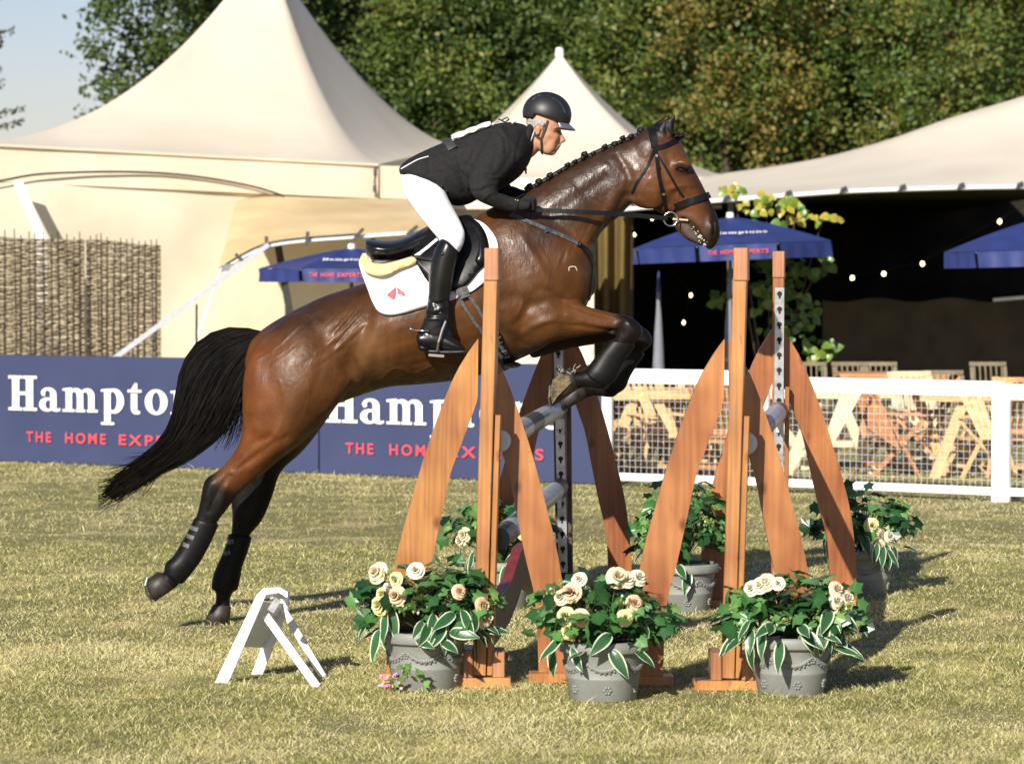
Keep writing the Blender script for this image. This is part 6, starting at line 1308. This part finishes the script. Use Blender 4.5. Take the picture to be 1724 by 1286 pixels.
for s in (False, True):
    mb = MB(); strap(mb, bbv, [(922, 203), (918, 215), (914, 226), (911, 233)], .010, .004, RD, s, lift=.004); strap(mb, bbv, [(899, 222), (903, 228), (911, 234)], .012, .004, RD, s, lift=.004); strap(mb, bbv, [(911, 232), (912, 245), (913, 257), (914, 262)], .010, .004, RD, s, lift=.003); mb.build('chin_strap', M['black'], ho)
    mb = MB(); strap(mb, bbv, [(917, 213), (915, 219)], .014, .006, RD, s, lift=.006); mb.build('strap_slide', M['strapgrey'], ho)
# ---- jacket
JB = MB()
loft(JB, [(672, 283, 686, 303, 0, .155), (682, 272, 694, 306, 0, .175), (700, 261, 724, 326, 0, .19), (730, 247, 758, 345, 0, .195), (762, 234, 786, 345, 0, .185), (795, 222, 815, 330, 0, .185), (826, 211, 845, 318, 0, .20), (852, 206, 872, 300, 0, .205), (870, 207, 888, 280, 0, .155), (886, 212, 896, 262, 0, .085), (894, 224, 899, 252, 0, .068)], n=36, D=RD, ex=.92)
for s in (-1, 1):
    o = (0, 0) if s < 0 else (20, -12)
    arm = [(838, 208, 884, 268, .14, .075), (812, 248, 866, 282, .19, .078), (793, 286, 842, 306, .24, .068), (789, 312, 838, 320, .26, .064), (800, 334, 838, 326, .262, .058), (822, 346, 846, 326, .25, .050), (846, 354, 858, 331, .235, .043), (868, 358, 876, 334, .225, .038)]
    loft(JB, [(a + o[0] * (i > 2), b + o[1] * (i > 2), c + o[0] * (i > 2), d + o[1] * (i > 2), s * y, w_) for i, (a, b, c, d, y, w_) in enumerate(arm)], n=24, D=RD)
jme = remesh(JB, .007, 3, .5)
sculpt(jme, [([(770, 262), (778, 300), (785, 330)], 5, -.005), ([(758, 268), (790, 282), (805, 276)], 3, -.004), ([(765, 276), (795, 296)], 2.5, .004), ([(772, 268), (800, 286)], 2.5, -.004), ([(768, 290), (790, 302)], 2.5, -.004), ([(800, 306), (820, 300), (842, 304)], 3, -.006), ([(805, 316), (822, 309), (838, 312)], 2.5, .004), ([(812, 324), (828, 314)], 2.5, -.005), ([(838, 250), (828, 285)], 4, -.004), ([(850, 215), (862, 250), (850, 280), (835, 300)], 6, -.006), ([(720, 262), (724, 290), (735, 310)], 2.4, -.006), ([(745, 236), (757, 250), (764, 252)], 3, .005), ([(700, 268), (740, 256), (770, 250)], 2.4, -.003), ([(845, 340), (858, 350)], 3, -.004), ([(832, 334), (842, 346)], 3, .004), ([(880, 225), (872, 250), (868, 280)], 3, -.004), ([(740, 300), (760, 320), (778, 335)], 5, .004), ([(752, 272), (775, 290), (792, 305)], 2.2, -.006), ([(748, 280), (770, 300), (788, 316)], 2.2, .005), ([(744, 290), (764, 310), (780, 326)], 2.2, -.006), ([(796, 300), (812, 294), (835, 296)], 2, -.006), ([(798, 306), (815, 302), (838, 300)], 2, .005), ([(792, 322), (806, 322), (820, 316)], 2, -.006), ([(812, 338), (822, 328), (836, 324)], 2, .005), ([(820, 230), (812, 255), (800, 280)], 4, .004), ([(805, 235), (798, 260), (785, 280)], 3, -.005), ([(835, 215), (850, 235), (852, 258)], 3, -.006), ([(700, 285), (725, 292), (745, 290)], 3, -.004), ([(716, 300), (745, 330)], 4, -.004)])
jbv = bvh_of(jme)
for v in jme.vertices: v.co -= gr
jme.materials.clear(); jme.materials.append(M['jacket']); jk = link('jacket', jme, rider); jme.name = 'jacket'
# white number bib on the back with ties
mb = MB(); vs = []; m = 12; bl_ = catmull([(763, 233), (785, 222), (805, 214), (828, 208)], 5)
for i, (x, y) in enumerate(bl_):
    for j in range(m): s = (j / (m - 1) - .5) * 2; h = jbv.ray_cast(P(x, y, RD) + Vector((-.15, s * .10, .6)), Vector((0.25, 0, -1)).normalized()); q = h[0] if h[0] else P(x, y, RD); vs.append(q + Vector((-.008, 0, .011 + .004 * math.sin(i * 1.3 + j))))
mb.add(vs, [(i * m + j, i * m + j + 1, (i + 1) * m + j + 1, (i + 1) * m + j) for i in range(len(bl_) - 1) for j in range(m - 1)]); bo = mb.build('number_bib', M['bib'], jk, smooth=True, fix=False); bo.modifiers.new('t', 'SOLIDIFY').thickness = .006
mb = patch(jbv, [(762, 233), (780, 226), (805, 217), (829, 210), (828, 213), (806, 222), (785, 231), (766, 244)], .003, .003, RD, step=4, smooth_poly=2); mb.build('bib_edge', M['bib'], jk, smooth=True)
mb = MB(); strap(mb, jbv, [(752, 237), (757, 246), (763, 252)], .045, .006, RD, lift=.004); mb.build('bib_belt', M['black'], jk)
mb = MB(); strap(mb, jbv, [(830, 211), (842, 207), (856, 205)], .008, .004, RD, lift=.006); strap(mb, jbv, [(862, 210), (868, 207)], .008, .004, RD, lift=.006); mb.build('bib_tie', M['bib'], jk)
mb = MB(); p = P(850, 206, RD - .03); mb.tube([p, p + Vector((.02, 0, .012)), p + Vector((.012, -.02, .022)), p + Vector((-.02, -.01, .008))], .004, 5); mb.tube([p, p + Vector((-.03, -.01, .014))], .004, 5); mb.build('bib_knot', M['black'], jk)
mb = MB(); strap(mb, jbv, [(676, 285), (690, 277), (705, 269), (722, 264)], .005, .003, RD, lift=.001); mb.build('coat_lining', M['bib'], jk)
# collar and white stock
mb = MB(); pts = [P(893, 233 + 20 * math.cos(a) * .9, RD + math.sin(a) * .072) + Vector((-.02 * math.cos(a), 0, 0)) for a in np.linspace(0, 2 * math.pi, 25)]; mb.tube(pts, .010, 8, cap=False); mb.build('white_stock', M['bib'], rider, smooth=True)
mb = MB(); pts = [P(887, 233 + 24 * math.cos(a) * .95, RD + math.sin(a) * .080) + Vector((-.022 * math.cos(a), 0, 0)) for a in np.linspace(0, 2 * math.pi, 25)]; mb.tube(pts, .019, 8, cap=False); mb.build('collar', M['jacket'], jk, smooth=True)
mb = MB(); mb.tube([P(890, 262, RD - .02), P(886, 276, RD - .03), P(884, 284, RD - .03), P(886, 293, RD - .03)], [.007, .006, .005, .004], 6); mb.box(P(885, 285, RD - .034), (.012, .008, .012)); mb.build('airvest_lanyard', M['black'], jk)
for (x, y) in ((872, 338), (868, 337), (876, 340)): mb = MB(); h, n_ = surf(jbv, x, y, RD); ellipsoid(mb, h, (.005, .005, .005), n=8); mb.build('cuff_button', mk('brass', (.7, .5, .15), rough=.3, metal=1) if 'brass' not in bpy.data.materials else bpy.data.materials['brass'], jk, smooth=True)
for k, (x, y) in enumerate(((744, 314), (752, 322))): mb = MB(); h, n_ = surf(jbv, x, y, RD); ellipsoid(mb, h, (.009, .005, .009), n=8); mb.build('button', M['leather'], jk, smooth=True)
# ---- breeches
BB = MB()
loft(BB, [(676, 290, 706, 296, 0, .15), (680, 312, 730, 322, 0, .16), (700, 335, 750, 345, 0, .14)], n=28, D=RD)
bs = [(677, 284, 722, 300, .07, .09), (675, 304, 745, 312, .11, .098), (682, 330, 756, 336, .16, .094), (697, 353, 768, 358, .21, .086), (717, 378, 778, 378, .27, .077), (734, 398, 783, 394, .315, .068), (742, 410, 780, 412, .335, .062), (744, 424, 770, 430, .34, .056)]
for s in (-1, 1): loft(BB, [(a, b, c, d, s * y, w_) for a, b, c, d, y, w_ in bs], n=28, D=RD)
bm_ = remesh(BB, .008, 4, .5); sculpt(bm_, [([(690, 345), (720, 372), (740, 398)], 6, -.003), ([(684, 318), (700, 314)], 2.2, -.003), ([(686, 326), (704, 322)], 2.2, .002), ([(740, 392), (760, 398)], 2.4, -.003), ([(738, 386), (756, 388)], 2.4, .003), ([(742, 345), (766, 372)], 5, .003), ([(700, 330), (740, 372)], 10, .003), ([(698, 318), (725, 340), (756, 372), (768, 392)], 1.6, -.004), ([(690, 300), (712, 312), (735, 318)], 2.2, -.004), ([(684, 306), (705, 320), (728, 328)], 2.2, .0035), ([(752, 352), (765, 368), (776, 388)], 2, -.004), ([(730, 384), (748, 392), (770, 396)], 2, -.0045), ([(733, 378), (752, 386), (774, 388)], 2, .003), ([(737, 402), (758, 408), (776, 408)], 2, -.0035), ([(700, 352), (715, 356), (726, 352)], 2, -.003)])
for v in bm_.vertices: v.co -= gr
bm_.materials.clear(); bm_.materials.append(M['breeches']); bm_.name = 'breeches'; link('breeches', bm_, rider)
# ---- boots
for s in (-1, 1):
    TB = MB()
    loft(TB, [(743, 401, 773, 424, s * .345, .062), (733, 418, 772, 432, s * .348, .064), (727, 438, 767, 452, s * .35, .062), (722, 468, 762, 480, s * .352, .058), (721, 496, 757, 505, s * .355, .050), (718, 520, 757, 526, s * .358, .044), (713, 540, 759, 548, s * .36, .042), (706, 556, 764, 572, s * .36, .040)], n=28, D=RD)
    loft(TB, [(703, 560, 708, 584, s * .36, .036), (716, 556, 718, 588, s * .36, .040), (740, 556, 742, 591, s * .362, .040), (758, 566, 760, 592, s * .365, .043), (774, 577, 774, 592, s * .368, .040), (782, 584, 782, 592, s * .37, .026)], n=24, D=RD)
    tm = remesh(TB, .006, 3, .5); sculpt(tm, [([(718, 505), (735, 512), (750, 508)], 2.4, -.005), ([(716, 516), (730, 524), (748, 516)], 2.4, .005), ([(714, 528), (732, 532), (752, 524)], 2.2, -.005), ([(712, 538), (735, 536), (755, 540)], 2.2, .004), ([(722, 500), (732, 520)], 2.2, .004), ([(745, 545), (758, 548)], 2.4, -.003)])
    for v in tm.vertices: v.co -= gr
    tm.materials.clear(); tm.materials.append(M['bootlea']); tm.name = 'tall_boot'; bt = link('tall_boot', tm, rider)
    mb = MB(); loft(mb, [(704, 578, 706, 590, s * .36, .040), (722, 582, 722, 594, s * .36, .040)], n=16, D=RD); mb.build('heel', M['leather'], bt, smooth=True)
    mb = MB(); loft(mb, [(722, 588, 722, 593, s * .36, .044), (750, 590, 750, 595, s * .364, .046), (782, 589, 782, 594, s * .37, .03)], n=16, D=RD); mb.build('sole', M['strapgrey'], bt, smooth=True)
    tb = BVHTree.FromPolygons([v.co + gr for v in tm.vertices], [tuple(p.vertices) for p in tm.polygons])
    mb = MB(); strap(mb, tb, [(704, 560), (716, 556), (728, 552), (745, 545)], .010, .004, RD, s > 0, lift=.001); strap(mb, tb, [(720, 553), (722, 572), (724, 588)], .007, .003, RD, s > 0, lift=.001); mb.build('spur_strap', M['leather'], bt)
    mb = MB(); yy = RD + s * .40; mb.tube([P(722, 557, RD + s * .41), P(706, 557, yy), P(696, 556, RD + s * .37), P(692, 554, RD + s * .365)], .0045, 6); ellipsoid(mb, P(692, 554, RD + s * .365), (.008, .008, .008), n=8); mb.build('spur', M['silver'], bt, smooth=True)
    mb = MB(); h, n_ = surf(tb, 745, 428, RD, s > 0); ellipsoid(mb, h, (.009, .006, .009), n=10); mb.build('garter_stud', M['bootlea'], bt, smooth=True)
    # stirrup belongs to the saddle
    mb = MB(); a = P(750, 540, RD + s * .43); b = P(750, 540, RD + s * .30); ff = [(750, 541, .425), (744, 556, .43), (738, 576, .43), (735, 592, .42)]
    mb.tube([P(x, y, RD + s * d) for x, y, d in ff], .0065, 6); mb.tube([P(x, y, RD + s * (.72 - d)) for x, y, d in ff], .0065, 6); mb.tube([P(750, 541, RD + s * .425), P(752, 533, RD + s * .36), P(750, 541, RD + s * .295)], .0065, 6); mb.bar(P(722, 597, RD + s * .36), P(748, 599, RD + s * .36), .012, .11, Vector((0, 1, 0))); mb.build('stirrup_iron', M['silver'], sad, smooth=False)
    mb = MB(); ribbon(mb, [P(752, 534, RD + s * .37), P(752, 500, RD + s * .33), P(742, 450, RD + s * .30), P(735, 420, RD + s * .27)], [Vector((0, s, 0))] * 4, .022, .004); mb.build('stirrup_leather', M['leather'], sad)
# ---- gloves: palm, four fingers curled round the rein, thumb on top
for s, (cx, cy) in ((-1, (882, 345)), (1, (900, 338))):
    GB = MB(); y0 = s * .225; yi = s * -.0
    loft(GB, [(cx - 14, cy + 12, cx - 10, cy - 10, y0, .030), (cx - 4, cy + 11, cx, cy - 10, y0, .032), (cx + 8, cy + 9, cx + 10, cy - 6, y0, .030)], n=18, D=RD)
    for k in range(4):
        w0 = .0105 - .0008 * k; yk = y0 - s * .0; zc_ = cy - 7 + k * 4.6
        GB.tube([P(cx + 6, zc_, RD + y0 - s * .004), P(cx + 15, zc_ + 1, RD + y0 - s * .012), P(cx + 19, zc_ + 2.5, RD + y0 - s * .030), P(cx + 14, zc_ + 3, RD + y0 - s * .046), P(cx + 7, zc_ + 2.5, RD + y0 - s * .050)], [w0 * 1.05, w0, w0 * .98, w0 * .9, w0 * .75], 10)
    GB.tube([P(cx - 4, cy - 6, RD + y0 - s * .02), P(cx + 5, cy - 11, RD + y0 - s * .028), P(cx + 14, cy - 11, RD + y0 - s * .026), P(cx + 20, cy - 8, RD + y0 - s * .022)], [.014, .0125, .0115, .009], 10)
    gme = remesh(GB, .0035, 2, .4)
    for v in gme.vertices: v.co -= gr
    gme.materials.clear(); gme.materials.append(M['jacket']); gme.name = 'glove'; link('glove', gme, rider)
    mb = MB(); c0 = P(cx - 14, cy + 1, RD + y0); mb.tube([c0 + Vector((-.012, 0, 0)), c0 + Vector((.012, 0, 0))], .036, 16); mb.build('glove_cuff', M['leather'], rider)
